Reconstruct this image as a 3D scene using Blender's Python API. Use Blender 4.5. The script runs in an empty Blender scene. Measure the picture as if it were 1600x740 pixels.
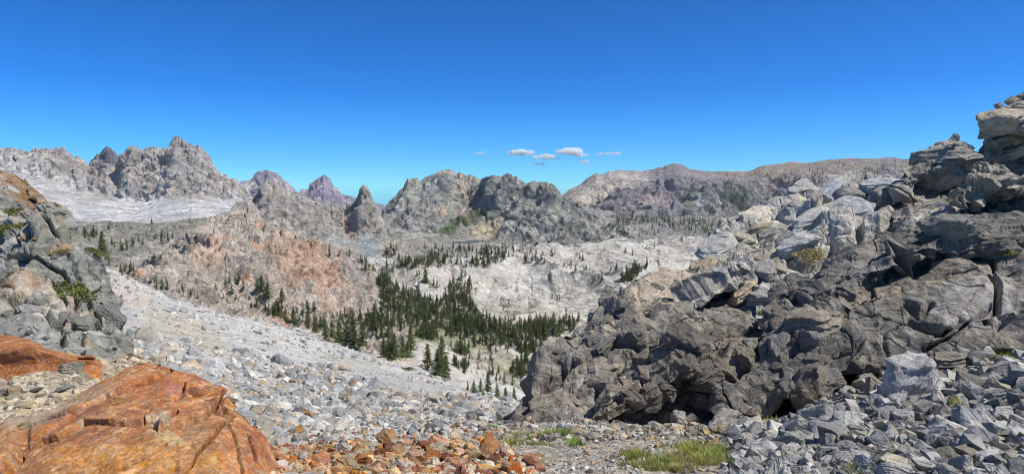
import bpy, bmesh, math, random
import numpy as np
from mathutils import Vector, Matrix
C = bpy.context.scene
RA = math.radians
random.seed(11)
HAZE = 1.8e-5
F32 = np.float32

# ------------------------------------------------------------------ camera, sky, sun, exposure
PITCH = RA(4.57)
FPX = 1000.0
cam_d = bpy.data.cameras.new('camera'); cam = bpy.data.objects.new('camera', cam_d); C.collection.objects.link(cam)
cam_d.sensor_width = 36; cam_d.lens = FPX / 1600 * 36; cam_d.clip_start = 0.05; cam_d.clip_end = 120000
cam.location = (0, 0, 0); cam.rotation_euler = (RA(90) - PITCH, 0, 0)
C.camera = cam
SUN_AZ, SUN_EL = 103, 56
world = bpy.data.worlds.new('World'); C.world = world; world.use_nodes = True
nt = world.node_tree; bg = nt.nodes['Background']
sky = nt.nodes.new('ShaderNodeTexSky'); sky.sky_type = 'NISHITA'; sky.sun_disc = False
sky.sun_elevation = RA(SUN_EL); sky.sun_rotation = RA(SUN_AZ); sky.altitude = 3000
sky.air_density = 1.0; sky.dust_density = 0.0; sky.ozone_density = 3.5
tcw = nt.nodes.new('ShaderNodeTexCoord'); sxyz = nt.nodes.new('ShaderNodeSeparateXYZ'); nt.links.new(tcw.outputs['Generated'], sxyz.inputs[0])
rmp = nt.nodes.new('ShaderNodeValToRGB'); nt.links.new(sxyz.outputs['Z'], rmp.inputs['Fac'])      # deep high-altitude blue
for i, (ps, c) in enumerate([(0.0, (.30, .78, 1.12)), (.05, (.15, .64, 1.12)), (.14, (.06, .49, 1.03)), (.27, (.07, .45, .90)), (.45, (.48, .54, .60))]):
    e = rmp.color_ramp.elements[i] if i < 2 else rmp.color_ramp.elements.new(ps)
    e.position = ps; e.color = (*c, 1)
hs = nt.nodes.new('ShaderNodeMix'); hs.data_type = 'RGBA'; hs.blend_type = 'MULTIPLY'; hs.inputs[0].default_value = 1.0
nt.links.new(sky.outputs[0], hs.inputs[6]); nt.links.new(rmp.outputs[0], hs.inputs[7]); nt.links.new(hs.outputs[2], bg.inputs['Color'])
bg.inputs['Strength'].default_value = 0.13
sd = bpy.data.lights.new('sun', 'SUN'); sun = bpy.data.objects.new('sun', sd); C.collection.objects.link(sun)
sd.energy = 5.0; sd.angle = RA(0.5); sd.color = (1.0, 0.95, 0.87)
SUNV = Vector((math.sin(RA(SUN_AZ)) * math.cos(RA(SUN_EL)), math.cos(RA(SUN_AZ)) * math.cos(RA(SUN_EL)), math.sin(RA(SUN_EL))))
sun.rotation_euler = SUNV.to_track_quat('Z', 'Y').to_euler(); sun.location = (30, -10, 40)
C.view_settings.view_transform = 'Standard'; C.view_settings.look = 'None'
C.view_settings.exposure = 0.16; C.view_settings.gamma = 1.0
C.render.engine = 'CYCLES'; C.cycles.use_denoising = True
C.cycles.max_bounces = 12; C.cycles.diffuse_bounces = 3; C.cycles.volume_bounces = 10
C.cycles.transparent_max_bounces = 32; C.cycles.filter_width = 1.0

# ------------------------------------------------------------------ numpy noise
from concurrent.futures import ThreadPoolExecutor
POOL = ThreadPoolExecutor(4)
def par(fn, p, seed):
    if len(p) < 30000: return fn(p, seed)
    ch = [p[i:i + 25000] for i in range(0, len(p), 25000)]
    r = list(POOL.map(lambda c: fn(c, seed), ch))
    if isinstance(r[0], tuple): return tuple(np.concatenate([q[k] for q in r]) for k in range(len(r[0])))
    return np.concatenate(r)
def _h(i, j, k, s):
    n = (i.astype(np.uint32) * np.uint32(374761393) + j.astype(np.uint32) * np.uint32(668265263)
         + k.astype(np.uint32) * np.uint32(2147483647 - 1) + np.uint32((s * 974634777 + 12345) & 0xffffffff))
    n = (n ^ (n >> np.uint32(13))) * np.uint32(1274126177)
    n = n ^ (n >> np.uint32(16)); n = n * np.uint32(2246822519); n ^= n >> np.uint32(13)
    return n
def _f(n, sh):   # three floats out of one hash
    return ((n >> np.uint32(sh)) & np.uint32(1023)).astype(F32) / F32(511.5) - F32(1)
def gnoise(p, seed=0): return par(_gnoise, p, seed)
def _gnoise(p, seed=0):
    """gradient noise, p (N,3) -> about -1..1"""
    p = p.astype(np.float64)
    i0 = np.floor(p); f = (p - i0).astype(F32); i0 = i0.astype(np.int64).astype(np.int32)
    u = f * f * f * (f * (f * 6 - 15) + 10)
    out = np.zeros(len(p), F32)
    for dx in (0, 1):
        wx = u[:, 0] if dx else 1 - u[:, 0]
        for dy in (0, 1):
            wy = u[:, 1] if dy else 1 - u[:, 1]
            for dz in (0, 1):
                wz = u[:, 2] if dz else 1 - u[:, 2]
                n = _h(i0[:, 0] + dx, i0[:, 1] + dy, i0[:, 2] + dz, seed)
                g = _f(n, 0) * (f[:, 0] - dx) + _f(n, 10) * (f[:, 1] - dy) + _f(n, 20) * (f[:, 2] - dz)
                out += wx * wy * wz * g
    return out * F32(1.5)
def fbm(p, octv=4, seed=0, ridged=False, gain=0.5):
    a, s, tot = 1.0, 0.0, 0.0
    out = np.zeros(len(p), F32); q = p.astype(np.float64)
    for o in range(octv):
        n = gnoise(q, seed + o * 17)
        if ridged: n = 1 - 2 * np.abs(n)
        out += F32(a) * n; tot += a; a *= gain; q = q * 2.03 + 11.7
    return out / F32(tot)
def cells(p, seed=0): return par(_cells, p, seed)
def _cells(p, seed=0):
    """nearest jittered cell: random offset, random tilt dot local, edge distance, id value"""
    p = p.astype(np.float64)
    i0 = np.floor(p); f = (p - i0).astype(F32); i0 = i0.astype(np.int64).astype(np.int32)
    N = len(p)
    d1 = np.full(N, 9, F32); d2 = np.full(N, 9, F32); idn = np.zeros(N, np.uint32); loc = np.zeros((N, 3), F32)
    for dx in (-1, 0, 1):
        for dy in (-1, 0, 1):
            for dz in (-1, 0, 1):
                n = _h(i0[:, 0] + dx, i0[:, 1] + dy, i0[:, 2] + dz, seed)
                vx = f[:, 0] - (dx + .5 + .5 * _f(n, 0)); vy = f[:, 1] - (dy + .5 + .5 * _f(n, 10)); vz = f[:, 2] - (dz + .5 + .5 * _f(n, 20))
                d = vx * vx + vy * vy + vz * vz
                m = d < d1
                d2 = np.where(m, d1, np.minimum(d2, d)); d1 = np.where(m, d, d1)
                idn = np.where(m, n, idn)
                loc[:, 0] = np.where(m, vx, loc[:, 0]); loc[:, 1] = np.where(m, vy, loc[:, 1]); loc[:, 2] = np.where(m, vz, loc[:, 2])
    z = np.zeros(N, np.int32)
    h2 = _h(idn.astype(np.int32), z, z, seed + 7)
    h3 = _h(idn.astype(np.int32), z + 1, z, seed + 9)
    off = _f(h2, 0)
    g = np.stack([_f(h3, 0), _f(h3, 10), _f(h3, 20)], 1)
    return off, g, loc, np.sqrt(d2) - np.sqrt(d1), _f(h2, 12)
def rotm(ax, ang):
    return np.array(Matrix.Rotation(RA(ang), 3, ax))
def lin(p, seed=0): return par(_lin, p, seed)
def _lin(p, seed=0):
    """piecewise LINEAR noise on a tetrahedral lattice: flat faces that meet in sharp creases"""
    i0 = np.floor(p); f = (p - i0).astype(F32); i0 = i0.astype(np.int64).astype(np.int32)
    o = np.argsort(-f, axis=1); fs = np.take_along_axis(f, o, 1)
    w = (1 - fs[:, 0], fs[:, 0] - fs[:, 1], fs[:, 1] - fs[:, 2], fs[:, 2])
    c = i0.copy(); out = np.zeros(len(p), F32); r = np.arange(len(p))
    for k in range(4):
        if k: c[r, o[:, k - 1]] += 1
        out += w[k] * _f(_h(c[:, 0], c[:, 1], c[:, 2], seed), 0)
    return out
OCT = [np.array(Matrix.Rotation(RA(a_), 3, Vector(v_).normalized())) for a_, v_ in ((37, (1, .4, .2)), (71, (.3, 1, -.5)), (113, (-.6, .2, 1)), (151, (.5, -.8, .3)), (199, (.2, .7, .7)))]
def lfbm(p, octv=3, seed=0, gain=.5, ridged=False, lac=2.1):
    out = np.zeros(len(p), F32); s = 1.0; a_ = 1.0; tot = 0
    for k in range(octv):
        n = lin((p * s) @ OCT[(k + seed) % 5] + 3.7 * k, seed + 13 * k)
        if ridged: n = 1 - 2.4 * np.abs(n)
        out += F32(a_) * n; tot += a_; s *= lac; a_ *= gain
    return out / F32(tot)
def facet(p, size, seed, R=None, off=.5, tilt=.8, crack=.25, cw=.06, warp=.15):
    """fractured rock: flat faces with sharp creases in two sizes"""
    q = p if R is None else p @ R
    q = q / np.array(size, np.float64)
    return (F32((off + tilt) * .8) * lfbm(q * .75, 2, seed, .5), None, None)
def terrace(p, R, h, seed, sharp=.16, wob=1.0):
    """beds that stick out as ledges: abrupt below, sloping back above, each bed its own depth"""
    q = p @ R
    s = q[:, 2] / h + wob * lfbm(q / (h * np.array([5.0, 5.0, 2.5])), 2, seed, .5)
    k = np.floor(s); f = (s - k).astype(F32)
    wv = np.where(f < sharp, f / sharp, (1 - f) / (1 - sharp))
    z = np.zeros(len(p), np.int32)
    amp = .55 + .45 * _f(_h(k.astype(np.int32), z, z, seed), 0) + .6 * lin(np.stack([q[:, 0] / (h * 3), q[:, 1] / (h * 3), k * 7.3], 1), seed + 5)
    return wv.astype(F32) * np.clip(amp, 0, 1.4)
def cracks(p, size, seed, R=None, cw=.03):
    q = (p if R is None else p @ R) / np.array(size, np.float64)
    q = q + np.stack([lin(q * 1.7, seed + 1), lin(q * 1.7, seed + 2), lin(q * 1.7, seed + 3)], 1) * .22
    o, g, loc, e, idv = cells(q, seed)
    return -np.exp(-e / F32(cw)) * (idv > -.35)

# ------------------------------------------------------------------ pixel -> point on a ray at depth D
CA, SA = math.cos(PITCH), math.sin(PITCH)
def PX(x, y, D):
    x, y, D = np.broadcast_arrays(np.asarray(x, float), np.asarray(y, float), np.asarray(D, float))
    dx = (x - 800) / FPX; dz = -(y - 370) / FPX
    Y = CA + dz * SA; Z = -SA + dz * CA
    return np.stack([dx / Y * D, D, Z / Y * D], -1)
def interp(pts, xs):
    if np.isscalar(pts): return np.full(len(xs), float(pts))
    a = np.array(pts, float); return np.interp(xs, a[:, 0], a[:, 1])

# ------------------------------------------------------------------ object helpers
def tag(o, label=None, cat=None, group=None, kind=None):
    if label: o['label'] = label
    if cat: o['category'] = cat
    if group: o['group'] = group
    if kind: o['kind'] = kind
    return o
def link(o, parent=None):
    C.collection.objects.link(o)
    if parent is not None: o.parent = parent
    return o
def mesh_np(name, V, Fq, mat, col=None, smooth=False, parent=None):
    """V (n,3), Fq (m,k) -> object"""
    me = bpy.data.meshes.new(name); k = Fq.shape[1]
    me.vertices.add(len(V)); me.vertices.foreach_set('co', np.ascontiguousarray(V, F32).ravel())
    me.loops.add(Fq.size); me.loops.foreach_set('vertex_index', np.ascontiguousarray(Fq, np.int32).ravel())
    me.polygons.add(len(Fq)); me.polygons.foreach_set('loop_start', np.arange(0, Fq.size, k, dtype=np.int32))
    me.polygons.foreach_set('use_smooth', np.full(len(Fq), smooth))
    me.update(calc_edges=True)
    if col is not None:
        a = me.color_attributes.new('Col', 'FLOAT_COLOR', 'POINT')
        c4 = np.ones((len(V), 4), F32); c4[:, :3] = np.clip(col, 0.005, 0.95); a.data.foreach_set('color', c4.ravel())
    if mat: me.materials.append(mat)
    return link(bpy.data.objects.new(name, me), parent)
def empty(name, loc, rz=0):
    o = bpy.data.objects.new(name, None); o.location = loc; o.rotation_euler = (0, 0, rz); o.empty_display_size = .2
    return link(o)

# ------------------------------------------------------------------ materials
def mat_rock(name, scale, bump=.4, bdist=.02, contrast=.35, rough=.88, source='attr', crack=0.0, spec=.25, hue=.06):
    """scale: features per metre of the finest layer"""
    m = bpy.data.materials.new(name); m.use_nodes = True; n = m.node_tree.nodes; l = m.node_tree.links
    b = n['Principled BSDF']; b.inputs['Roughness'].default_value = rough; b.inputs['Specular IOR Level'].default_value = spec
    tc = n.new('ShaderNodeTexCoord'); geo = n.new('ShaderNodeNewGeometry')
    co = geo.outputs['Position'] if source == 'attr' else tc.outputs['Object']
    if source == 'attr':
        a = n.new('ShaderNodeAttribute'); a.attribute_name = 'Col'; c0 = a.outputs['Color']
    else:
        a = n.new('ShaderNodeObjectInfo'); c0 = a.outputs['Color']
    def noise(sc, det, dist=0):
        t = n.new('ShaderNodeTexNoise'); t.inputs['Scale'].default_value = sc; t.inputs['Detail'].default_value = det
        t.inputs['Roughness'].default_value = .65; t.inputs['Distortion'].default_value = dist; l.new(co, t.inputs['Vector']); return t
    n1 = noise(scale, 5, .4); n2 = noise(scale * .17, 4, .8)
    def mr(src, lo, hi, f0=.3, f1=.7):
        r = n.new('ShaderNodeMapRange'); r.inputs['From Min'].default_value = f0; r.inputs['From Max'].default_value = f1
        r.inputs['To Min'].default_value = lo; r.inputs['To Max'].default_value = hi; l.new(src, r.inputs['Value']); return r.outputs[0]
    v = n.new('ShaderNodeMath'); v.operation = 'MULTIPLY'
    l.new(mr(n1.outputs['Fac'], 1 - contrast, 1 + contrast), v.inputs[0]); l.new(mr(n2.outputs['Fac'], 1 - contrast * .6, 1 + contrast * .6), v.inputs[1])
    h = n.new('ShaderNodeHueSaturation'); l.new(c0, h.inputs['Color']); l.new(v.outputs[0], h.inputs['Value'])
    l.new(mr(noise(scale * .31, 3).outputs['Fac'], .5 - hue * .15, .5 + hue * .15), h.inputs['Hue'])
    l.new(mr(noise(scale * .45, 3).outputs['Fac'], 1 - hue * 6, 1 + hue * 6), h.inputs['Saturation'])
    l.new(h.outputs[0], b.inputs['Base Color'])
    vo = n.new('ShaderNodeTexVoronoi'); vo.feature = 'F1'; vo.distance = 'CHEBYCHEV'; vo.inputs['Scale'].default_value = scale * .6; l.new(co, vo.inputs['Vector'])
    ad = n.new('ShaderNodeMath'); ad.operation = 'ADD'; l.new(n1.outputs['Fac'], ad.inputs[0])
    sc = n.new('ShaderNodeMath'); sc.operation = 'MULTIPLY'; sc.inputs[1].default_value = .5; l.new(vo.outputs['Distance'], sc.inputs[0]); l.new(sc.outputs[0], ad.inputs[1])
    bp = n.new('ShaderNodeBump'); bp.inputs['Strength'].default_value = bump; bp.inputs['Distance'].default_value = bdist
    l.new(ad.outputs[0], bp.inputs['Height'])
    n3 = noise(scale * .28, 6, 1.2); b2 = n.new('ShaderNodeBump'); b2.inputs['Strength'].default_value = min(1, bump * 1.1); b2.inputs['Distance'].default_value = bdist * 3.2
    l.new(n3.outputs['Fac'], b2.inputs['Height']); l.new(b2.outputs[0], bp.inputs['Normal']); l.new(bp.outputs[0], b.inputs['Normal'])
    return m
def mat_plain(name, col, rough=.8, var=.3, scale=3.0, trans=0.0):
    m = bpy.data.materials.new(name); m.use_nodes = True; n = m.node_tree.nodes; l = m.node_tree.links
    b = n['Principled BSDF']; b.inputs['Roughness'].default_value = rough; b.inputs['Specular IOR Level'].default_value = .2
    geo = n.new('ShaderNodeNewGeometry')
    t = n.new('ShaderNodeTexNoise'); t.inputs['Scale'].default_value = scale; l.new(geo.outputs['Position'], t.inputs['Vector'])
    ri = n.new('ShaderNodeMapRange'); ri.inputs['To Min'].default_value = 1 - var; ri.inputs['To Max'].default_value = 1 + var; l.new(geo.outputs['Random Per Island'], ri.inputs['Value'])
    oi = n.new('ShaderNodeObjectInfo')
    h = n.new('ShaderNodeHueSaturation'); l.new(ri.outputs[0], h.inputs['Value'])
    if col is None: l.new(oi.outputs['Color'], h.inputs['Color'])
    elif col == 'attr':
        a = n.new('ShaderNodeAttribute'); a.attribute_name = 'Col'; l.new(a.outputs['Color'], h.inputs['Color'])
    else: h.inputs['Color'].default_value = (*col, 1)
    r2 = n.new('ShaderNodeMapRange'); r2.inputs['To Min'].default_value = .485; r2.inputs['To Max'].default_value = .515; l.new(t.outputs['Fac'], r2.inputs['Value']); l.new(r2.outputs[0], h.inputs['Hue'])
    l.new(h.outputs[0], b.inputs['Base Color'])
    if trans:
        tr = n.new('ShaderNodeBsdfTranslucent'); l.new(h.outputs[0], tr.inputs['Color']); mx = n.new('ShaderNodeMixShader'); mx.inputs[0].default_value = trans
        l.new(b.outputs[0], mx.inputs[1]); l.new(tr.outputs[0], mx.inputs[2]); l.new(mx.outputs[0], n['Material Output'].inputs['Surface'])
    return m
M_FAR = mat_rock('far_rock', .045, .95, 11, .42)
M_MID = mat_rock('mid_rock', .14, .95, 4, .4)
M_DOME = mat_rock('dome_granite', .13, .8, 3.0, .34)
M_SLAB = mat_rock('slab_granite', .4, .7, .9, .32)
M_NEARHILL = mat_rock('hillside_rock', .45, .95, 1.3, .4)
M_SCREE = mat_rock('scree', 5, .6, .08, .3)
M_NEAR = mat_rock('outcrop_rock', 11, .9, .03, .38)
M_ORANGE = mat_rock('orange_rock', 38, 1.0, .008, .38, hue=.03)
M_STONE = mat_rock('stone', 8, .8, .025, .36, source='obj')
M_NEEDLE = mat_plain('needles', 'attr', .8, .45, .2, .35)
M_TURF = mat_plain('turf', 'attr', .7, .3, 3, .3)
M_BARK = mat_plain('bark', (.16, .11, .08), .9, .2, 3)
M_LEAF = mat_plain('leaves', None, .7, .35, 3, .25)

# ------------------------------------------------------------------ colour: intrinsic rock colour, plus a few spots that paint shade
def smooth01(x): x = np.clip(x, 0, 1); return x * x * (3 - 2 * x)
def colour(p, px, py, unit, base, patches=(), spots=(), seed=0, grain=.12):
    """base: two or three colours mixed by noise; patches: (colour, size_px, threshold, strength); spots: (x, y, rx, ry, angle, colour, strength)"""
    n = fbm(p / (unit * 60), 4, seed + 3)
    t = smooth01(n * 1.4 + .5)[:, None]
    col = np.array(base[0]) * (1 - t) + np.array(base[1]) * t
    if len(base) > 2:
        t = smooth01(fbm(p / (unit * 25), 4, seed + 5) * 2 - .1)[:, None]; col = col * (1 - t) + np.array(base[2]) * t
    for k, (c, s, th, st) in enumerate(patches):
        t = smooth01((fbm(p / (unit * s), 5, seed + 50 + k, gain=.6) - th) * 6)[:, None] * st
        col = col * (1 - t) + np.array(c) * t
    wob = fbm(p / (unit * 16), 5, seed + 77, gain=.65)
    for (x, y, rx, ry, an, c, st) in spots:
        ca, sa = math.cos(RA(an)), math.sin(RA(an)); ddx, ddy = px - x, py - y
        a = (ddx * ca + ddy * sa) / rx; b = (-ddx * sa + ddy * ca) / ry
        d = np.sqrt(a * a + b * b)
        t = smooth01((1.25 - d) * 1.6 + wob * 1.5)[:, None] * st * (d < 2)[:, None]
        col = col * (1 - t) + np.array(c) * t
    g = 1 + grain * (1.6 * fbm(p / (unit * 4), 3, seed + 90) + 1.9 * lfbm(p / (unit * 14), 3, seed + 91, .75))[:, None]
    return col * g

SURF = {}
def line(pts, D): return (pts, D)
def loft(name, lines, step=1.4, x0=None, x1=None, disp=None, col=None, mat=None, smooth=False, wrapback=True, rows=None,
         unit=None, grooves=(), parent=None, maxrows=80, blur=1, jag=0, jagf=5):
    """lines from behind the crest, over the crest, down to the foot"""
    if x0 is None: x0 = min(p[0] for p in lines[1][0]); x1 = max(p[0] for p in lines[1][0])
    nx = int((x1 - x0) / step) + 1
    xs = np.concatenate([np.arange(x0, min(-60, x1), step * 4), np.arange(max(x0, -60), min(x1, 1660), step), np.arange(max(1660, x0), x1, step * 4), [x1]]) if x1 > -60 else np.linspace(x0, x1, nx)
    nx = len(xs)
    Y = [interp(p, xs) for p, D in lines]; DD = [interp(D, xs) for p, D in lines]
    if jag:
        q = np.stack([xs / jagf, xs * 0 + x0 * .7, xs * 0], 1); q2 = q * .31
        jj = -jag * (1.5 * lin(q, 302) + .9 * lin(q * 2.3 + 9, 303) + 1.3 * lin(q2, 304))
        Y[1] = Y[1] + jj
    gy, gd, gx = [Y[0]], [DD[0]], [xs]
    for k in range(len(lines) - 1):
        A = PX(xs, Y[k], DD[k]); B = PX(xs, Y[k + 1], DD[k + 1])
        dpx = np.linalg.norm(A - B, axis=1) / np.minimum(DD[k], DD[k + 1]) * FPX
        dy = np.abs(Y[k + 1] - Y[k])
        n = int(max(np.percentile(dy, 90), min(np.percentile(dpx, 60) * .4, maxrows)) / step) + 2
        if k == 0: n = min(n, 10)
        for r in range(1, n + 1):
            t = r / n
            gy.append(Y[k] * (1 - t) + Y[k + 1] * t); gd.append(np.exp(np.log(DD[k]) * (1 - t) + np.log(DD[k + 1]) * t)); gx.append(xs)
    gy, gd, gx = np.array(gy), np.array(gd), np.array(gx)
    # soften the creases between the control lines, not the crest
    ny = len(gy)
    k0 = 11
    for _ in range(3):
        sm = gd.copy(); sm[k0:-1] = (gd[k0 - 1:-2] + gd[k0:-1] * 2 + gd[k0 + 1:]) / 4; gd = sm
    G = PX(gx, gy, gd)
    du = np.gradient(G, axis=1); dv = np.gradient(G, axis=0)
    Nn = np.cross(dv, du); ln = np.linalg.norm(Nn, axis=2, keepdims=True); Nn = Nn / np.maximum(ln, 1e-9)
    for _ in range(4):
        Nn[1:-1] = (Nn[:-2] + Nn[1:-1] * 2 + Nn[2:]) / 4; Nn[:, 1:-1] = (Nn[:, :-2] + Nn[:, 1:-1] * 2 + Nn[:, 2:]) / 4
    Nn /= np.maximum(np.linalg.norm(Nn, axis=2, keepdims=True), 1e-9)
    V = G.reshape(-1, 3); N = Nn.reshape(-1, 3); px, py = gx.ravel(), gy.ravel(); D = gd.ravel()
    if disp is not None:
        d = disp(V, px, py, D)
        if isinstance(d, tuple): d, vec = d
        else: vec = 0
        d = d.reshape(ny, nx)
        if gd.mean() > 100: d[:11] *= np.linspace(.0, .25, 11)[:, None]
        for _ in range(blur):
            d[1:-1] = (d[:-2] + d[1:-1] * 2 + d[2:]) / 4; d[:, 1:-1] = (d[:, :-2] + d[:, 1:-1] * 2 + d[:, 2:]) / 4
        d = d.ravel()
        V2 = V + N * d[:, None] + vec
    else: V2 = V.copy()
    for (pts, w, dep) in grooves:
        pts = np.array(pts, float); wob = fbm(V / (w * .02), 3, 5) * w * .7; sgn = np.ones(len(px))
        best = np.full(len(px), 1e9)
        m = (px > pts[:, 0].min() - 4 * w) & (px < pts[:, 0].max() + 4 * w)
        for a, b in zip(pts[:-1], pts[1:]):
            ab = b - a; t = np.clip(((px - a[0]) * ab[0] + (py - a[1]) * ab[1]) / (ab @ ab), 0, 1)
            best = np.minimum(best, np.hypot(px - a[0] - t * ab[0], py - a[1] - t * ab[1]))
        g = np.exp(-(np.maximum(best + wob * .35, 0) / w) ** 2) * m
        st = 0
        if np.all(np.diff(pts[:, 0]) > 0):              # one side of a crack stands proud of the other
            yc = np.interp(px, pts[:, 0], pts[:, 1]); up = yc - py
            st = (up > 0) * np.exp(-np.maximum(up, 0) / (12 * w)) * smooth01((px - pts[0, 0]) / (6 * w)) * smooth01((pts[-1, 0] - px) / (6 * w)) * smooth01(up / (.8 * w))
        V2 = V2 - N * (dep * g)[:, None] + N * (.30 * dep * st)[:, None] if not np.isscalar(st) else V2 - N * (dep * g)[:, None]
    ii = np.arange(ny * nx).reshape(ny, nx)
    Fq = np.stack([ii[:-1, :-1], ii[1:, :-1], ii[1:, 1:], ii[:-1, 1:]], -1).reshape(-1, 4)
    c = col(V, px, py) if col is not None else np.full((len(V), 3), .4)
    o = mesh_np(name, V2, Fq, mat, c, smooth, parent)
    SURF[o.name] = (V2, N, px, py, D, (ny, nx))
    return o

# ------------------------------------------------------------------ terrain, far to near
def mtn(u, amp=14, gully=46, vs=.35, fac=9, seed=1, famp=.5, R=None, fine=3, ridge=1.0, rough=1.0, ribs=0.0):
    """craggy relief for a mountain whose picture unit is u metres per pixel"""
    def f(V, px, py, D):
        q = V.copy() / u; q2 = q * np.array([1, 1, vs])
        w = np.stack([gnoise(q / gully, seed + 1), gnoise(q / gully, seed + 2), gnoise(q / gully, seed + 3)], 1)
        r1 = lfbm(q2 / gully + w * .25, 3, seed, ridged=True, gain=.45)
        r2 = lfbm(q2 * np.array([1, 1, .7]) / (gully * .34) + w * .4, 3, seed + 40, ridged=True, gain=.55)
        d = amp * ridge * (1.7 * (r1 - .1) + .5 * (r2 - .1))
        fa = lfbm(q / np.array([fac, fac, fac * 1.8]), 2, seed + 5)
        fade = smooth01(fbm(q / (gully * 1.5), 3, seed + 8) * 1.2 + .6)
        fb_ = lfbm(q / np.array([5.5, 5.5, 8]), 2, seed + 15, .6, ridged=True)
        rib = lfbm(q * np.array([1, 1, .12]) / 11, 2, seed + 19, ridged=True)
        return (d + fac * famp * .8 * fa * fade + 3.0 * rough * fb_ * (.3 + .7 * fade) + 3.4 * ribs * rib) * u
    return f
GREY = (.27, .265, .255); WARM = (.36, .31, .26); DARK = (.13, .13, .135); TAN = (.45, .38, .30); PALE = (.56, .53, .48)
ORNG = (.42, .24, .14); GREEN = (.10, .13, .045); SCR = (.47, .47, .475); BLUE = (.24, .26, .28)

# one sheet under everything out to the horizon
bmv = np.array([[-16000, -60, -420], [16000, -60, -420], [16000, 14000, -420], [-16000, 14000, -420]], F32)
g = mesh_np('base_ground', bmv, np.array([[0, 1, 2, 3]]), M_FAR, np.full((4, 3), .3)); tag(g, kind='structure')

def S(o): return tag(o, kind='structure')
# far blue peaks
u = 6.5
sky_a = [(330, 300), (355, 296), (380, 285), (395, 279), (408, 269), (420, 271), (433, 274), (442, 285), (456, 296), (467, 302), (471, 300), (490, 289), (501, 279), (507, 276.5), (512, 279.5), (520, 293), (535, 306), (550, 314), (575, 318), (586, 316), (594, 321), (603, 327), (640, 330)]
S(loft('mountain', [line([(x, y + 60) for x, y in sky_a], 7400), line(sky_a, 6500), line([(330, 350), (640, 352)], 5600), line([(330, 420), (640, 420)], 4800)], 1.2, jag=1.5,
     disp=mtn(u, 5, 26, .5, 6, 3, .35), mat=M_FAR,
     col=lambda V, x, y: colour(V, x, y, u, [(.30, .27, .31), (.20, .19, .25), (.38, .33, .35)], [((.55, .53, .53), 14, .12, .8)], [(393, 290, 10, 8, 0, (.5, .43, .4), .8)], 4)))
# the broken wall of towers
u = 3.4
sky_b = [(-260, 250), (-120, 238), (-40, 240), (0, 235.5), (24, 231), (36, 236), (53, 235), (75, 232), (95, 231), (103, 235), (117, 248), (124, 244), (132, 251), (139, 265), (142, 253), (146, 245), (156, 239), (163, 231), (168, 229), (176, 235), (184, 244), (190, 243), (199, 233), (205, 227), (209, 226), (219, 231), (227, 234), (239, 233), (247, 230), (253, 229), (259, 233), (263, 235), (266, 226), (269.5, 218.5), (275.5, 214.5), (286, 216.5), (293, 221), (300, 227), (306, 229), (316, 233), (322, 240), (328, 249), (332, 257), (336, 263), (342, 270), (348, 276), (358, 276), (366, 279), (377, 287), (389, 297), (400, 306), (430, 330), (480, 345)]
mid_b = [(-260, 300), (0, 275), (60, 280), (89, 285), (120, 298), (160, 305), (200, 316), (230, 318), (262, 309), (300, 304), (340, 312), (385, 318), (480, 350)]
S(loft('mountain', [line([(x, y + 70) for x, y in sky_b], 4300), line(sky_b, [(-260, 3900), (120, 3800), (142, 4000), (184, 4000), (195, 3500), (480, 3300)]),
     line(mid_b, [(-260, 3300), (100, 3300), (200, 3050), (300, 2950), (480, 3000)]), line([(-260, 345), (110, 347), (200, 350), (300, 346), (480, 370)], 2100), line([(-260, 420), (480, 420)], 1500)], 1.15, jag=2.3, jagf=4.2,
     disp=lambda V, x, y, D: mtn(3.4, 6, 30, .14, 7, 21, .5, ribs=1.7, rough=1.1)(V, x, y, D) * (.12 + .88 * smooth01((interp(mid_b, x) + 5 - y) / 12)) * (.15 + .85 * smooth01((y - interp(sky_b, x)) / 16)), mat=M_FAR,
     col=lambda V, x, y: colour(V, x, y, 3.4, [(.42, .385, .35), (.34, .315, .30), (.50, .43, .36)], [((.15, .145, .155), 12, .14, .75), ((.46, .36, .27), 14, .2, .6), ((.12, .12, .13), 6, .2, .6)],
        [(163, 243, 22, 20, 0, (.13, .13, .16), .92), (50, 290, 120, 24, 12, (.53, .52, .52), .8), (210, 330, 200, 20, 0, (.56, .56, .57), .97), (340, 330, 90, 15, 0, (.54, .54, .545), .95), (20, 265, 60, 20, 0, (.5, .48, .47), .5), (285, 226, 16, 12, 0, (.2, .19, .19), .6), (280, 345, 60, 5, 0, (.52, .51, .50), .7)], 5, .15)))
# the long dark rim far on the other side
u = 4.5
sky_g = [(840, 330), (870, 312), (880, 305), (889, 299), (897, 292.7), (908, 287), (919, 277.6), (931, 272), (942, 273.8), (951, 268), (965, 265), (980, 268), (1003, 268), (1021, 266), (1029, 263), (1036, 263), (1042, 258), (1052, 256), (1063, 256.8), (1078, 264), (1097, 266), (1111, 267.7), (1140, 268), (1171, 267.7), (1192, 259.6), (1224, 255.5), (1261, 255), (1293, 250), (1334, 247.4), (1370, 247), (1390, 245.4), (1410, 248), (1431, 250), (1500, 250), (1700, 240), (1900, 236)]
sky_h = [(1180, 270), (1215, 257), (1235, 252.5), (1250, 253), (1275, 258), (1300, 254), (1318, 248), (1330, 247), (1350, 251), (1400, 270)]
S(loft('mountain', [line([(x, y + 30) for x, y in sky_h], 9500), line(sky_h, 8600), line([(1180, 300), (1400, 300)], 7600)], 2, disp=mtn(8, 1.5, 30, 1, 6, 9, .1), mat=M_FAR,
     col=lambda V, x, y: colour(V, x, y, 8, [(.42, .30, .29), (.38, .27, .27)], [], [], 6)))
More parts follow.
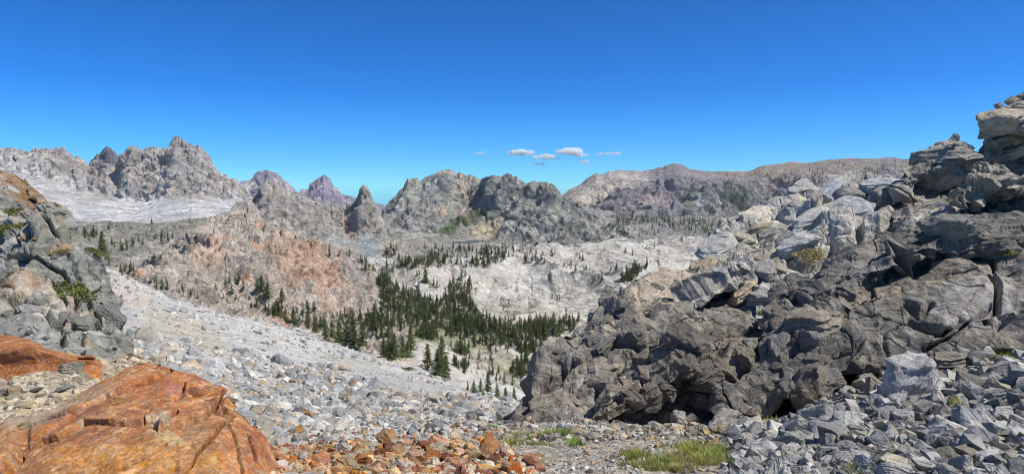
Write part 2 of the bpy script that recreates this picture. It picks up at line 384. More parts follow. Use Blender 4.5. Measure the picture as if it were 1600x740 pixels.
S(loft('mountain', [line([(x, y + 30) for x, y in sky_g], 7000), line(sky_g, [(840, 4300), (1000, 5000), (1900, 5600)]),
     line([(840, 335), (920, 300), (960, 290), (1000, 287), (1100, 285), (1200, 290), (1300, 285), (1450, 280), (1900, 280)], [(840, 4000), (1000, 4400), (1900, 5000)]),
     line([(840, 340), (920, 325), (1000, 330), (1100, 325), (1200, 335), (1900, 340)], 3900), line([(840, 355), (960, 348), (1060, 345), (1200, 352), (1900, 380)], 3400), line([(840, 430), (1900, 430)], 2700)], 1.3, jag=.45, jagf=9,
     disp=lambda V, x, y, D: mtn(4.5, 13, 46, .35, 7, 31, .35, ribs=.6, rough=.9)(V, x, y, D) * (.12 + .88 * smooth01((y - interp(sky_g, x) - 12) / 25)), mat=M_FAR,
     col=lambda V, x, y: colour(V, x, y, 4.5, [(.27, .25, .255), (.205, .195, .205), (.32, .285, .255)], [((.33, .27, .19), 26, .2, .7), ((.15, .145, .15), 14, .2, .6)],
        [(945, 300, 70, 22, -15, (.5, .44, .37), .9), (985, 285, 40, 14, 20, (.45, .39, .34), .7), (925, 317, 40, 6, 0, (.45, .3, .22), .7), (950, 316, 30, 9, 0, (.16, .16, .17), .8), (1030, 325, 38, 12, 0, (.37, .30, .28), .85), (1020, 300, 60, 10, 15, (.2, .19, .21), .6),
         (1080, 320, 14, 22, 20, (.12, .15, .06), .8), (1088, 328, 12, 10, 0, (.36, .36, .36), .7), (1150, 322, 38, 20, 10, (.10, .13, .06), .6), (1128, 330, 14, 8, 0, (.36, .36, .37), .8), (1300, 265, 160, 12, 0, (.27, .22, .16), .7), (1170, 272, 60, 6, 0, (.3, .25, .17), .6), (1220, 290, 60, 10, 5, (.34, .26, .19), .5), (1055, 262, 20, 6, 0, (.2, .18, .19), .8)], 7, .12)))
# valley shelf with the dark woods
u = 2.8
S(loft('valley_ground', [line([(840, 345), (1900, 345)], 3600), line([(840, 345), (940, 338), (1000, 341), (1100, 338), (1200, 340), (1900, 345)], 3300), line([(840, 372), (1900, 375)], 2200), line([(840, 410), (1900, 410)], 1700), line([(840, 460), (1900, 460)], 1300)], 1.6,
     disp=mtn(2.8, 3.5, 40, .8, 7, 41, .25), mat=M_MID,
     col=lambda V, x, y: colour(V, x, y, 2.8, [(.17, .17, .14), (.25, .245, .22)], [((.40, .37, .33), 22, .18, .8), (GREEN, 30, .25, .7)],
        [(1020, 362, 45, 13, 5, (.27, .265, .265), .9), (1100, 385, 80, 8, 0, (.42, .38, .33), .7), (960, 340, 40, 8, 0, (.3, .28, .25), .6)], 8)))
# central massif
u = 2.3
sky_f = [(540, 350), (585, 345), (597, 337), (603, 325), (608, 317), (614.6, 310), (622, 303), (630, 294.6), (637, 283), (645, 278), (650.6, 279.5), (654, 285), (658, 286), (663, 280), (667.6, 277.6), (675, 272), (683, 270), (690, 267), (702, 267.4), (711, 269), (720.6, 272), (739.5, 275.7), (753, 280), (758.7, 276.8), (775, 275), (791, 274), (800, 275), (810, 278.7), (820, 284), (829, 286), (840, 286), (851, 285), (863, 286), (870, 296.5), (882, 306), (889, 311.6), (900, 318), (912, 323), (925, 328), (935, 332.5), (942, 340), (960, 352), (1000, 372), (1050, 388)]
D_f = [(540, 2500), (690, 3000), (753, 3000), (765, 2500), (863, 2350), (1050, 1900)]
bas_f = [(540, 378), (603, 376), (640, 372), (680, 372), (705, 374), (740, 378), (800, 390), (860, 398), (920, 400), (1050, 408)]
S(loft('mountain', [line([(x, y + 45) for x, y in sky_f], 3600), line(sky_f, D_f),
     line([(540, 355), (603, 345), (640, 315), (690, 300), (720, 325), (753, 330), (800, 318), (860, 325), (900, 345), (1050, 392)], [(540, 2350), (700, 2700), (735, 2700), (780, 2250), (1050, 1850)]),
     line([(540, 366), (640, 345), (700, 348), (740, 345), (770, 350), (850, 355), (920, 368), (1050, 398)], [(540, 2150), (700, 2300), (760, 2250), (850, 1950), (1050, 1700)]),
     line(bas_f, [(540, 1950), (740, 1950), (860, 1700), (1050, 1500)]), line([(540, 440), (1050, 440)], 1350)], 1.1, jag=2.2, jagf=6,
     disp=lambda V, x, y, D: mtn(2.3, 9, 48, .35, 8, 51, .45, ribs=1.2, rough=1.0)(V, x, y, D) * (.2 + .8 * smooth01((y - interp(sky_f, x)) / 14)) * (.25 + .75 * smooth01((interp(bas_f, x) + 4 - y) / 20)), mat=M_FAR,
     col=lambda V, x, y: colour(V, x, y, 2.3, [(.31, .312, .28), (.26, .263, .24), (.37, .345, .30)], [((.36, .29, .22), 22, .22, .55), ((.12, .125, .12), 12, .12, .7), ((.36, .35, .32), 9, .2, .6)],
        [(712, 268, 40, 10, 5, (.40, .35, .30), .75), (725, 300, 25, 22, 30, (.38, .34, .27), .8), (694, 293, 12, 20, 5, (.15, .15, .18), .7), (675, 300, 10, 14, 0, (.30, .33, .34), .7), (640, 345, 40, 26, 20, (.34, .33, .31), .6), (615, 360, 40, 12, 0, (.33, .32, .31), .6),
         (730, 343, 14, 8, 0, (.44, .30, .2), .6), (690, 335, 14, 9, 0, (.44, .32, .22), .5), (765, 362, 34, 11, -12, (.47, .40, .29), .95), (725, 352, 42, 8, -25, (.10, .125, .05), .75), (762, 343, 24, 5, 5, (.10, .125, .055), .7), (700, 362, 14, 8, 0, (.10, .14, .05), .8),
         (772, 360, 10, 20, 0, (.33, .35, .35), .0), (798, 366, 11, 14, 15, (.34, .35, .35), .8), (865, 380, 60, 14, 10, (.24, .245, .24), .5), (760, 300, 12, 28, 25, (.33, .34, .32), .5)], 9, .14)))
# bench below it, with the little lake
ZLAKE = float(PX(725, 378, 1880)[2])
def bench(V, x, y, D):
    r = np.hypot((x - 725) / 30, (y - 377) / 7); k = smooth01(r - .9)
    vec = np.zeros_like(V); vec[:, 2] = (1 - smooth01((r - .85) * 2.5)) * (ZLAKE - 2 - V[:, 2])
    return mtn(1.6, 5, 34, .8, 8, 61, .35)(V, x, y, D) * k, vec
u = 1.9
S(loft('terrain', [line([(560, 380), (1120, 400)], 2100), line([(560, 377), (700, 373), (800, 382), (900, 392), (1000, 392), (1120, 395)], 1950),
     line([(560, 385), (700, 381), (760, 383), (900, 398), (1120, 400)], 1800), line([(560, 400), (640, 396), (760, 400), (900, 408), (1120, 410)], 1450), line([(560, 430), (640, 422), (740, 425), (1120, 430)], 1150), line([(560, 480), (1120, 480)], 950)], 1.3,
     disp=bench, mat=M_MID,
     col=lambda V, x, y: colour(V, x, y, 1.7, [(.34, .32, .285), (.28, .27, .24)], [((.48, .44, .38), 20, .12, .8), ((.13, .15, .08), 16, .2, .6)],
        [(590, 412, 16, 14, 0, (.52, .51, .50), .9), (640, 398, 26, 7, 0, (.28, .28, .27), .7), (725, 372, 30, 5, 0, (.12, .15, .06), .7)], 10)))
# the needle ridge
u = 1.45
sky_d = [(300, 360), (360, 345), (385, 330), (400, 314), (403, 310), (408, 295), (412, 287), (416, 281), (421, 280), (427, 281), (433, 288), (440, 295), (448, 298), (456, 300), (471, 306), (484, 311), (493, 313.5), (503, 319), (512, 321), (520, 319), (531, 323), (540, 322), (546, 321), (553, 316), (558, 311), (560, 304), (562.5, 295), (564.5, 289), (569.5, 288), (574, 293), (577, 300), (581, 309), (585.5, 320), (590, 329), (593, 337), (597, 350), (602, 362), (608, 375), (620, 392), (640, 400)]
S(loft('mountain', [line([(x, y + 60) for x, y in sky_d], 1950), line(sky_d, [(300, 1300), (420, 1500), (540, 1520), (563, 1400), (590, 1400), (640, 1300)]),
     line([(300, 370), (400, 335), (421, 320), (470, 335), (520, 345), (563, 335), (590, 350), (610, 385), (640, 404)], [(300, 1250), (540, 1400), (568, 1300), (640, 1260)]),
     line([(300, 385), (400, 350), (470, 362), (510, 366), (540, 375), (575, 372), (600, 378), (640, 410)], 1230),
     line([(300, 400), (400, 375), (470, 385), (520, 395), (560, 405), (600, 408), (640, 420)], 1080), line([(300, 470), (640, 480)], 900)], 1.1, jag=1.8, jagf=5,
     disp=lambda V, x, y, D: mtn(1.4, 6, 36, .25, 8, 71, .5, ribs=1.5, rough=1.1)(V, x, y, D) * (.12 + .88 * smooth01((y - interp(sky_d, x)) / 12)) * (1 - .85 * smooth01(1.3 - np.hypot((x - 560) / 60, (y - 392) / 22))), mat=M_MID,
     col=lambda V, x, y: colour(V, x, y, 1.45, [(.36, .335, .30), (.30, .285, .265), (.42, .355, .29)], [((.42, .31, .22), 18, .18, .6), ((.13, .13, .125), 10, .14, .7), ((.46, .43, .40), 14, .24, .7)],
        [(576, 388, 17, 17, 0, (.26, .30, .32), .97), (527, 374, 22, 12, 20, (.36, .37, .36), .85), (545, 350, 10, 18, 10, (.42, .29, .20), .5), (588, 412, 18, 12, 0, (.54, .53, .52), .95), (460, 310, 40, 7, 15, (.47, .44, .41), .6), (573, 335, 6, 26, -10, (.16, .16, .16), .5)], 11, .15)))  # narrow dark spot paints shadow down the needle's right side
# the shelf left of the orange hill
u = 1.1
S(loft('terrain', [line([(-260, 380), (420, 380)], 2300), line([(-260, 350), (110, 346), (150, 350), (200, 348), (240, 352), (300, 343), (340, 338), (420, 345)], [(-260, 2000), (420, 1900)]),
     line([(-260, 380), (130, 370), (200, 372), (300, 370), (420, 380)], 1350), line([(-260, 420), (150, 410), (240, 415), (330, 420), (420, 430)], 800), line([(-260, 470), (150, 440), (215, 440), (260, 460), (330, 475), (420, 500)], 420), line([(-260, 540), (420, 540)], 300)], 1.2,
     disp=lambda V, x, y, D: mtn(1.0, 6, 38, .8, 8, 81, .4, rough=.9)(V, x, y, D) * np.clip(D / 1300, .25, 1.2), mat=M_MID,
     col=lambda V, x, y: colour(V, x, y, 1.1, [(.25, .24, .205), (.33, .31, .27)], [((.15, .16, .10), 20, .08, .75), ((.40, .37, .32), 16, .2, .75), ((.38, .27, .2), 22, .3, .6)],
        [(222, 425, 15, 7, -30, (.15, .18, .06), .8), (235, 400, 60, 8, -25, (.50, .46, .42), .5), (150, 392, 14, 8, 20, (.16, .19, .07), .5), (320, 385, 40, 20, -40, (.42, .37, .33), .5)], 12, .16)))
# the orange hill
u = .75
sky_c = [(180, 455), (205, 438), (227, 423), (245, 405), (259, 395), (270, 384), (284, 374), (296, 364), (308, 354), (316, 346), (324, 342), (338, 337), (352, 331), (360, 323), (368, 319), (378, 315), (388, 316), (395, 325), (401, 336), (404, 345), (418, 351), (445, 359), (471, 368), (493, 374), (512, 385), (525, 390), (539, 397), (558, 406), (568, 414), (577, 423), (585, 435), (592, 452), (600, 470), (610, 490), (630, 515)]
S(loft('hill', [line([(x, y + 60) for x, y in sky_c], 1050), line(sky_c, [(180, 520), (300, 760), (380, 850), (480, 780), (560, 740), (630, 600)]),
     line([(180, 458), (227, 432), (300, 395), (370, 365), (420, 385), (480, 405), (540, 425), (580, 450), (600, 475), (630, 518)], [(180, 480), (370, 700), (480, 660), (630, 580)]),
     line([(180, 465), (250, 450), (330, 440), (400, 445), (470, 460), (540, 475), (590, 485), (630, 520)], [(180, 400), (350, 500), (630, 540)]), line([(180, 480), (250, 480), (300, 488), (350, 500), (400, 512), (450, 520), (520, 520), (600, 520), (630, 530)], [(180, 320), (630, 440)]), line([(180, 600), (630, 600)], 250)], 1.0, jag=2.5, jagf=8,
     disp=lambda V, x, y, D: mtn(.65, 13, 60, .55, 10, 91, .5, rough=1.3, ribs=1.0)(V, x, y, D) * (.4 + .6 * smooth01((y - interp(sky_c, x)) / 12)), mat=M_NEARHILL,
     col=lambda V, x, y: colour(V, x, y, .7, [(.45, .39, .33), (.36, .32, .28), (.47, .36, .275)], [((.50, .285, .17), 30, .16, .65), ((.19, .175, .15), 12, .12, .65), ((.50, .465, .42), 14, .18, .75), ((.16, .15, .135), 6, .2, .6)],
        [(480, 425, 65, 34, 30, (.50, .30, .19), .6), (330, 405, 30, 24, -40, (.50, .32, .21), .5), (350, 340, 45, 8, -25, (.52, .47, .42), .6), (560, 450, 24, 40, -20, (.36, .335, .30), .6), (300, 470, 90, 10, 5, (.34, .29, .25), .6), (385, 350, 18, 20, 0, (.42, .34, .27), .5), (350, 455, 30, 8, 10, (.5, .42, .37), .5)], 13, .16)))
# pale granite domes
u = 1.15
S(loft('hill', [line([(590, 440), (1300, 430)], 1800), line([(590, 432), (640, 420), (700, 412), (723, 413), (749, 406), (780, 399), (813, 395), (859, 394), (897, 395), (927, 389), (961, 381), (985, 382), (1003, 382), (1029, 386), (1045, 381), (1063, 378), (1100, 380), (1200, 390), (1300, 392)], [(590, 1000), (700, 1080), (850, 1250), (1063, 1400), (1300, 1400)]),
     line([(590, 450), (640, 432), (700, 430), (760, 430), (860, 415), (960, 400), (1063, 400), (1300, 410)], [(590, 930), (760, 1000), (860, 1080), (1300, 1200)]),
     line([(590, 460), (660, 452), (700, 450), (760, 462), (860, 455), (930, 440), (1000, 430), (1300, 440)], [(590, 860), (1300, 960)]),
     line([(590, 470), (660, 470), (720, 480), (800, 500), (860, 495), (920, 490), (1000, 485), (1300, 500)], 780), line([(590, 560), (1300, 600)], 600)], 1.1,
     disp=lambda V, x, y, D: (14 - 38 * np.abs(fbm(V / 95 * np.array([1, .8, 1]) + .3, 3, 101, gain=.4)) + 5 * lfbm(V / 70, 2, 102) + 4.5 * cracks(V, (80, 200, 40), 102, rotm('Y', 28), .02) * smooth01(fbm(V / 90, 2, 108) * 3 + .4) + 8 * terrace(V, rotm('Y', 24), 34, 103, .08) * smooth01(fbm(V / 120, 2, 109) * 3 + .4) + 1.3 * facet(V / 1.1, (14, 26, 8), 104, rotm('Y', 28), .3, .6, .3, .05, .2)[0] + 1.5 * lfbm(V / 9, 3, 107, .6, ridged=True) + 2.5 * lfbm(V / 28, 2, 110)) * 1.1, mat=M_DOME,
     col=lambda V, x, y: colour(V, x, y, 1.1, [(.48, .46, .42), (.40, .385, .355), (.50, .44, .38)], [((.36, .36, .36), 20, .26, .5), ((.48, .41, .34), 22, .25, .5), ((.22, .215, .20), 9, .22, .55)],
        [(640, 425, 45, 8, 0, (.54, .46, .385), .6), (820, 440, 60, 30, 0, (.46, .455, .44), .5), (1060, 392, 50, 12, 0, (.43, .40, .37), .6)], 14, .1)))
# forest floor of the valley, slabs between the trees
u = .7
S(loft('valley_ground', [line([(420, 520), (1250, 520)], 1000), line([(420, 488), (520, 480), (600, 462), (700, 470), (760, 480), (900, 482), (1000, 470), (1250, 470)], [(420, 600), (600, 820), (1250, 820)]),
     line([(420, 510), (600, 500), (760, 510), (900, 505), (1250, 500)], [(420, 480), (700, 620), (1250, 650)]), line([(420, 540), (600, 540), (760, 545), (900, 545), (1250, 540)], [(420, 300), (600, 380), (760, 470), (1250, 480)]),
     line([(420, 570), (600, 570), (760, 590), (900, 600), (1250, 620)], [(420, 230), (700, 300), (1250, 320)]), line([(420, 700), (1250, 700)], 200)], 1.15,
     disp=lambda V, x, y, D: (15 * (.5 - 1.6 * np.abs(fbm(V / 42, 3, 111, gain=.4))) + 5 * facet(V, (22, 26, 14), 112, None, .3, .5, .2, .06, .3)[0] + .8 * facet(V, (5, 6, 4), 113, None, .3, .5, .2, .06, .3)[0]) * np.clip(D / 500, .3, 1.2), mat=M_SLAB,
     col=lambda V, x, y: colour(V, x, y, .6, [(.46, .425, .375), (.39, .37, .33)], [((.14, .155, .075), 34, .08, .6), ((.33, .28, .2), 14, .25, .5)],
        [(650, 490, 130, 34, 12, (.15, .15, .095), .9), (720, 540, 60, 14, 20, (.18, .18, .10), .7), (800, 575, 50, 8, 8, (.26, .25, .14), .5)], 15)))
# pale spur running down behind the near trees
S(loft('rock_slab_ground', [line([(540, 620), (860, 700)], 330), line([(540, 552), (580, 553), (620, 545), (650, 545), (672, 552), (700, 562), (740, 580), (780, 595), (810, 607), (860, 640)], [(540, 210), (640, 215), (740, 190), (860, 170)]),
     line([(540, 570), (600, 570), (660, 582), (720, 606), (780, 622), (810, 632), (860, 660)], [(540, 150), (860, 125)]), line([(540, 650), (860, 720)], [(540, 110), (860, 90)])], 1.2, mat=M_SLAB,
     disp=lambda V, x, y, D: 1.6 * fbm(V / 14, 4, 121) + 1.2 * facet(V, (6, 9, 4), 122, rotm('Y', -20), .3, .6, .3, .05, .3)[0] + .3 * facet(V, (1.2, 1.5, 1), 123, None, .3, .5, .2, .06, .3)[0],
     col=lambda V, x, y: colour(V, x, y, .2, [(.50, .475, .43), (.43, .41, .385)], [((.36, .35, .33), 20, .25, .6), ((.2, .22, .1), 16, .33, .6)], [(620, 565, 40, 12, 10, (.52, .44, .36), .6)], 16)))
# the long scree slope
top_k = [(-200, 410), (100, 405), (150, 410), (165, 418), (200, 432), (250, 460), (300, 476), (350, 489), (400, 499), (440, 507), (480, 520), (520, 538), (560, 552), (600, 560), (660, 582), (700, 598), (760, 618), (800, 628), (830, 634), (900, 640), (1050, 650)]
scree = S(loft('scree_ground', [line([(x, y + 25) for x, y in top_k], 260), line(top_k, [(-200, 170), (165, 190), (300, 150), (440, 135), (600, 130), (700, 105), (760, 85), (800, 62), (830, 45), (1050, 30)]),
     line([(-200, 470), (200, 475), (300, 508), (400, 532), (500, 565), (600, 590), (700, 611), (800, 635), (900, 648), (1050, 660)], [(-200, 80), (300, 72), (500, 62), (600, 58), (700, 50), (800, 30), (1050, 15)]),
     line([(-200, 540), (200, 545), (300, 572), (400, 600), (500, 616), (600, 628), (700, 639), (800, 649), (900, 658), (1050, 668)], [(-200, 24), (400, 23), (600, 20), (700, 18), (800, 14), (1050, 10)]),
     line([(-200, 640), (300, 655), (400, 680), (500, 690), (600, 693), (700, 685), (800, 676), (900, 675), (1050, 680)], [(-200, 7), (600, 7.6), (1050, 7.6)]), line([(-200, 900), (1050, 860)], 5)], 1.1, mat=M_SCREE,
     disp=lambda V, x, y, D: 1.4 * np.clip(D / 60, .08, 1.4) * fbm(V / 14, 4, 131, gain=.4) + np.clip(1.6 - D / 45, .0, 1) * (.15 * facet(V, (.55, .8, .35), 132, None, .6, .6, .3, .08, .3)[0] + .06 * facet(V, (.2, .3, .13), 133, None, .6, .6, .3, .08, .3)[0]) + .25 * np.clip(D / 45 - .6, 0, 1) * facet(V, (1.5, 3.5, 1.2), 134, None, .4, .5, .2, .08, .3)[0],
     col=lambda V, x, y: colour(V, x, y, .09, [(.44, .43, .415), (.38, .38, .375), (.44, .40, .35)], [((.34, .34, .345), 14, .22, .6), ((.46, .35, .27), 10, .28, .6)],
        [(290, 520, 75, 26, 25, (.40, .355, .27), .75), (200, 460, 50, 22, 45, (.50, .41, .34), .6), (640, 612, 95, 16, 10, (.31, .30, .28), .8), (480, 590, 60, 10, 20, (.37, .365, .36), .7), (550, 566, 60, 6, 12, (.24, .24, .14), .3), (260, 550, 40, 8, 10, (.3, .29, .16), .3), (430, 520, 60, 9, 14, (.50, .495, .48), .6)], 17, .2)))

# ------------------------------------------------------------------ near ground
NU = .008
def ndisp(seed, big=(1.6, 1.2, .5), bamp=.30, mid=(.5, .42, .17), mamp=.11, sm=(.16, .14, .06), samp=.035, R=None, fb=.05, fs=1.2, crack=.3, ter=1.0):
    def f(V, px, py, D):
        Rr = rotm('Y', -32) @ rotm('X', 18) if R is None else R
        a = lfbm((V @ Rr) / np.array(big) * .8, 2, seed, .45)
        b_ = lfbm((V @ Rr) / np.array(mid) * .8, 2, seed + 1, .55)
        c_ = lfbm((V @ Rr) / np.array(sm) * .8, 2, seed + 2, .6)
        tr = terrace(V, Rr, big[2] * .7, seed + 4, .09) - .4
        tr2 = terrace(V, Rr, mid[2] * .6, seed + 6, .12) - .4
        ck = cracks(V, (big[0] * .8, big[1] * .8, big[2] * .9), seed + 5, Rr, .012) + .4 * cracks(V, mid, seed + 7, Rr, .02)
        m = smooth01(fbm(V / 1.1, 3, seed + 8) * 1.3 + .55)
        return bamp * (1.1 * a + ter * tr) + mamp * (1.7 * b_ * (.5 + .5 * m) + ter * 1.6 * tr2 * (.3 + .7 * m)) + samp * 3.2 * c_ + crack * .22 * ck + fb * fbm(V / fs, 2, seed + 3)
    return f
ground = S(loft('ground', [line([(380, 740), (2100, 740)], [(380, 10), (2100, 14)]), line([(380, 700), (600, 690), (760, 672), (900, 668), (1100, 664), (1200, 650), (1340, 600), (1440, 572), (1600, 540), (2100, 470)], [(380, 6.5), (800, 8.2), (1200, 8.2), (1600, 8.4), (2100, 9)]),
     line([(380, 715), (760, 695), (1000, 692), (1150, 690), (1300, 660), (1450, 630), (1600, 600), (2100, 540)], [(380, 5), (800, 6.0), (1200, 5.9), (1600, 6.2), (2100, 6.5)]),
     line([(380, 745), (1000, 745), (1600, 745), (2100, 760)], [(380, 3.6), (1200, 3.6), (1600, 3.4), (2100, 3.3)]), line([(380, 1000), (2100, 1000)], 1.9)], 1.5, mat=M_NEAR,
     disp=lambda V, x, y, D: .05 * fbm(V / .7, 4, 141) + .018 * facet(V, (.11, .11, .08), 142, None, .6, .6, .3, .08, .3)[0] + .008 * facet(V, (.04, .04, .03), 143, None, .6, .6, .3, .08, .3)[0] + .12 * smooth01((x - 1150) / 100) * fbm(V / .9, 3, 145),
     col=lambda V, x, y: colour(V, x, y, .005, [(.34, .30, .25), (.30, .28, .255), (.36, .31, .24)], [((.40, .40, .40), 6, .2, .7), ((.18, .17, .15), 7, .2, .6)],
        [(600, 715, 210, 24, 3, (.36, .21, .11), .7), (1420, 670, 200, 60, -15, (.17, .17, .17), .8), (1070, 715, 90, 14, 0, (.30, .27, .12), .5), (1570, 565, 50, 14, 0, (.25, .24, .12), .6)], 18, .3)))  # large dark spot paints shade into the gaps between the talus stones
left_ground = S(loft('rubble_ground', [line([(-400, 640), (260, 600)], 7.5), line([(-400, 555), (0, 572), (100, 556), (170, 560), (260, 560)], [(-400, 7.5), (260, 7.0)]),
     line([(-400, 590), (0, 600), (100, 600), (260, 640)], 5.4), line([(-400, 660), (260, 700)], 4.2), line([(-400, 800), (260, 800)], 3.2)], 1.4, mat=M_NEAR,
     disp=lambda V, x, y, D: .04 * fbm(V / .7, 4, 151) + .05 * facet(V, (.28, .2, .06), 152, rotm('Y', -14), .6, .7, .3, .05, .2)[0] + .015 * facet(V, (.09, .07, .03), 153, None, .6, .6, .3, .08, .3)[0],
     col=lambda V, x, y: colour(V, x, y, .005, [(.44, .37, .26), (.38, .32, .24), (.47, .38, .25)], [((.42, .24, .11), 12, .2, .6), ((.42, .41, .38), 10, .22, .7)], [], 19, .2)))

# ------------------------------------------------------------------ stones: angular blocks
def hull_bm(pts):
    bm = bmesh.new()
    for p in pts: bm.verts.new(p)
    r = bmesh.ops.convex_hull(bm, input=list(bm.verts))
    bmesh.ops.delete(bm, geom=[v for v in bm.verts if not v.link_faces], context='VERTS')
    bmesh.ops.dissolve_limit(bm, angle_limit=RA(9), verts=list(bm.verts), edges=list(bm.edges))
    return bm
def stone_pts(rs, n=14, thick=.45, slab=False):
    P = []
    k = rs.randint(5, 8)
    for lay in (-1, 1):
        for i in range(k):
            a = (i + rs.uniform(-.3, .3)) / k * 2 * math.pi
            r = rs.uniform(.62, 1.0) * (1 if lay < 0 else rs.uniform(.55, .95))
            P.append((r * math.cos(a), r * math.sin(a) * .75, thick * (lay * rs.uniform(.6, 1.0)) + .25 * thick * math.cos(a)))
    for i in range(3): P.append((rs.uniform(-.5, .5), rs.uniform(-.4, .4), thick * rs.uniform(.9, 1.35)))
    return P
rs = random.Random(5)
def stone_mesh(name, seed, thick, mat, bev=.04, detail=0):
    r = random.Random(seed); bm = hull_bm(stone_pts(r, thick=thick))
    bmesh.ops.bevel(bm, geom=list(bm.edges), offset=bev, segments=1, affect='EDGES', profile=.6)
    bmesh.ops.triangulate(bm, faces=[f for f in bm.faces if len(f.verts) > 4])
    if detail:
        bmesh.ops.triangulate(bm, faces=bm.faces[:])
        bmesh.ops.subdivide_edges(bm, edges=bm.edges[:], cuts=detail, use_grid_fill=True)
        V = np.array([v.co[:] for v in bm.verts]); N = np.array([v.normal[:] for v in bm.verts])
        bm.normal_update(); N = np.array([v.normal[:] for v in bm.verts])
        d = .10 * lfbm(V / .5, 3, seed, .5) + .035 * lfbm(V / .13, 2, seed + 3, .6) + .09 * (terrace(V, rotm('X', 10), .2, seed + 5) - .4)
        V = V + N * d[:, None]
        for v, c in zip(bm.verts, V): v.co = c
    me = bpy.data.meshes.new(name); bm.to_mesh(me); bm.free(); me.materials.append(mat); return me
STONES = [stone_mesh('stone', 100 + i, (.28, .4, .55, .2)[i % 4], M_STONE) for i in range(14)]
BIGSTONES = [stone_mesh('stone', 200 + i, (.4, .55, .3)[i % 3], M_STONE, .04, 7) for i in range(5)]

# raw templates for merged rubble
TPL = []
for i in range(10):
    r = random.Random(300 + i); bm = hull_bm(stone_pts(r, thick=(.3, .45, .6)[i % 3])); bmesh.ops.triangulate(bm, faces=bm.faces[:])
    TPL.append((np.array([v.co[:] for v in bm.verts], F32), np.array([[v.index for v in f.verts] for f in bm.faces], np.int32))); bm.free()
def rubble(name, spots, cols, mat, seed=0, lab=None, tiltr=.5):
    """spots: list of (xyz, size). One mass of stones nobody could count."""
    r = np.random.RandomState(seed); VV, FF, CC = [], [], []; n0 = 0
    for p, s in spots:
        v, f = TPL[r.randint(len(TPL))]
        e = Matrix.Rotation(r.uniform(0, 6.28), 3, 'Z') @ Matrix.Rotation(r.normal(0, tiltr), 3, 'X') @ Matrix.Rotation(r.normal(0, tiltr), 3, 'Y')
        sc = np.array([r.uniform(.8, 1.3), r.uniform(.7, 1.1), r.uniform(.7, 1.2)]) * s
        w = (v * sc) @ np.array(e).T + np.asarray(p)
        c = np.array(cols[r.randint(len(cols))]) * r.uniform(.6, 1.2)
        VV.append(w); FF.append(f + n0); CC.append(np.repeat(c[None], len(v), 0)); n0 += len(v)
    o = mesh_np(name, np.concatenate(VV), np.concatenate(FF), mat, np.concatenate(CC)); return tag(o, kind='stuff')
def sample(surf, n, region, size, rnd, patch=2.0):
    """points on a built surface inside a picture region; size(D) metres, sorted into coarse and fine patches"""
    V, N, px, py, D, shp = SURF[surf.name]
    idx = np.nonzero(region(px, py))[0]; ch = idx[rnd.randint(0, len(idx), n)]
    k = np.clip(1 + 1.6 * fbm(V[ch] / (patch * (.4 + D[ch] / 25)[:, None]), 3, 777), .45, 1.9)
    out = []
    for j, i in enumerate(ch):
        s = size(D[i], rnd) * k[j]; out.append((V[i] + N[i] * s * rnd.uniform(-.25, .2), s))
    return out
rn = np.random.RandomState(3)
GREYS = [(.40, .40, .405), (.34, .35, .365), (.46, .45, .43), (.27, .28, .29), (.44, .41, .365), (.36, .385, .41), (.50, .50, .49), (.40, .35, .29)]
WARMS = [(.48, .44, .38), (.45, .36, .28), (.40, .29, .2)]
def inpoly(poly):
    P = np.array(poly, float)
    def f(x, y):
        x = np.asarray(x, float); y = np.asarray(y, float); c = np.zeros(x.shape, bool); j = len(P) - 1
        for i in range(len(P)):
            with np.errstate(divide='ignore', invalid='ignore'):
                t = ((P[i, 1] > y) != (P[j, 1] > y)) & (x < (P[j, 0] - P[i, 0]) * (y - P[i, 1]) / (P[j, 1] - P[i, 1] + 1e-12) + P[i, 0])
            c ^= t; j = i
        return c
    return f
vis = lambda x, y: (x > -120) & (x < 900)
def zsz(k, lo=.004, hi=.013):
    return lambda D, r: D * k * (lo + (hi - lo) * r.rand() ** 3.6)
sp = sample(scree, 12000, lambda x, y: vis(x, y) & (y > interp([(-200, 500), (200, 520), (400, 560), (600, 615), (900, 650)], x)) & (y < 705), zsz(1, .0016, .019), rn)
sp += sample(scree, 9000, lambda x, y: vis(x, y) & (y < interp([(-200, 545), (200, 550), (400, 600), (600, 625), (900, 655)], x)) & (y > interp([(p[0], p[1]) for p in top_k], x)), zsz(1, .0010, .0062), rn)
sp += sample(scree, 3500, inpoly([(330, 600), (520, 560), (600, 610), (700, 650), (700, 690), (420, 690)]), zsz(1, .004, .013), rn)
rubble('scree_rubble', sp, GREYS * 3 + WARMS, M_SCREE, 1)
# grey talus at the foot of the dark outcrop
tal = inpoly([(1130, 760), (1150, 680), (1260, 640), (1340, 605), (1440, 575), (1620, 550), (2100, 490), (2100, 860), (1130, 860)])
sp = sample(ground, 8200, tal, lambda D, r: D * (.0025 + .026 * r.rand() ** 3.2), rn)
rubble('talus_rubble', sp, [(.34, .34, .335), (.28, .285, .29), (.40, .39, .37), (.22, .22, .22), (.31, .32, .33), (.44, .43, .41), (.17, .165, .16), (.36, .33, .26)], M_SCREE, 2, tiltr=.7)
sp = sample(ground, 4200, inpoly([(700, 760), (760, 675), (1140, 668), (1180, 700), (1180, 770)]), lambda D, r: D * (.0015 + .006 * r.rand() ** 3), rn)
rubble('gravel', sp, [(.36, .33, .28), (.42, .41, .39), (.30, .28, .25), (.40, .26, .16), (.5, .48, .44)], M_SCREE, 3)
sp = sample(ground, 2600, inpoly([(380, 760), (400, 695), (600, 694), (740, 690), (840, 715), (860, 770)]), lambda D, r: D * (.0015 + .018 * r.rand() ** 3), rn)
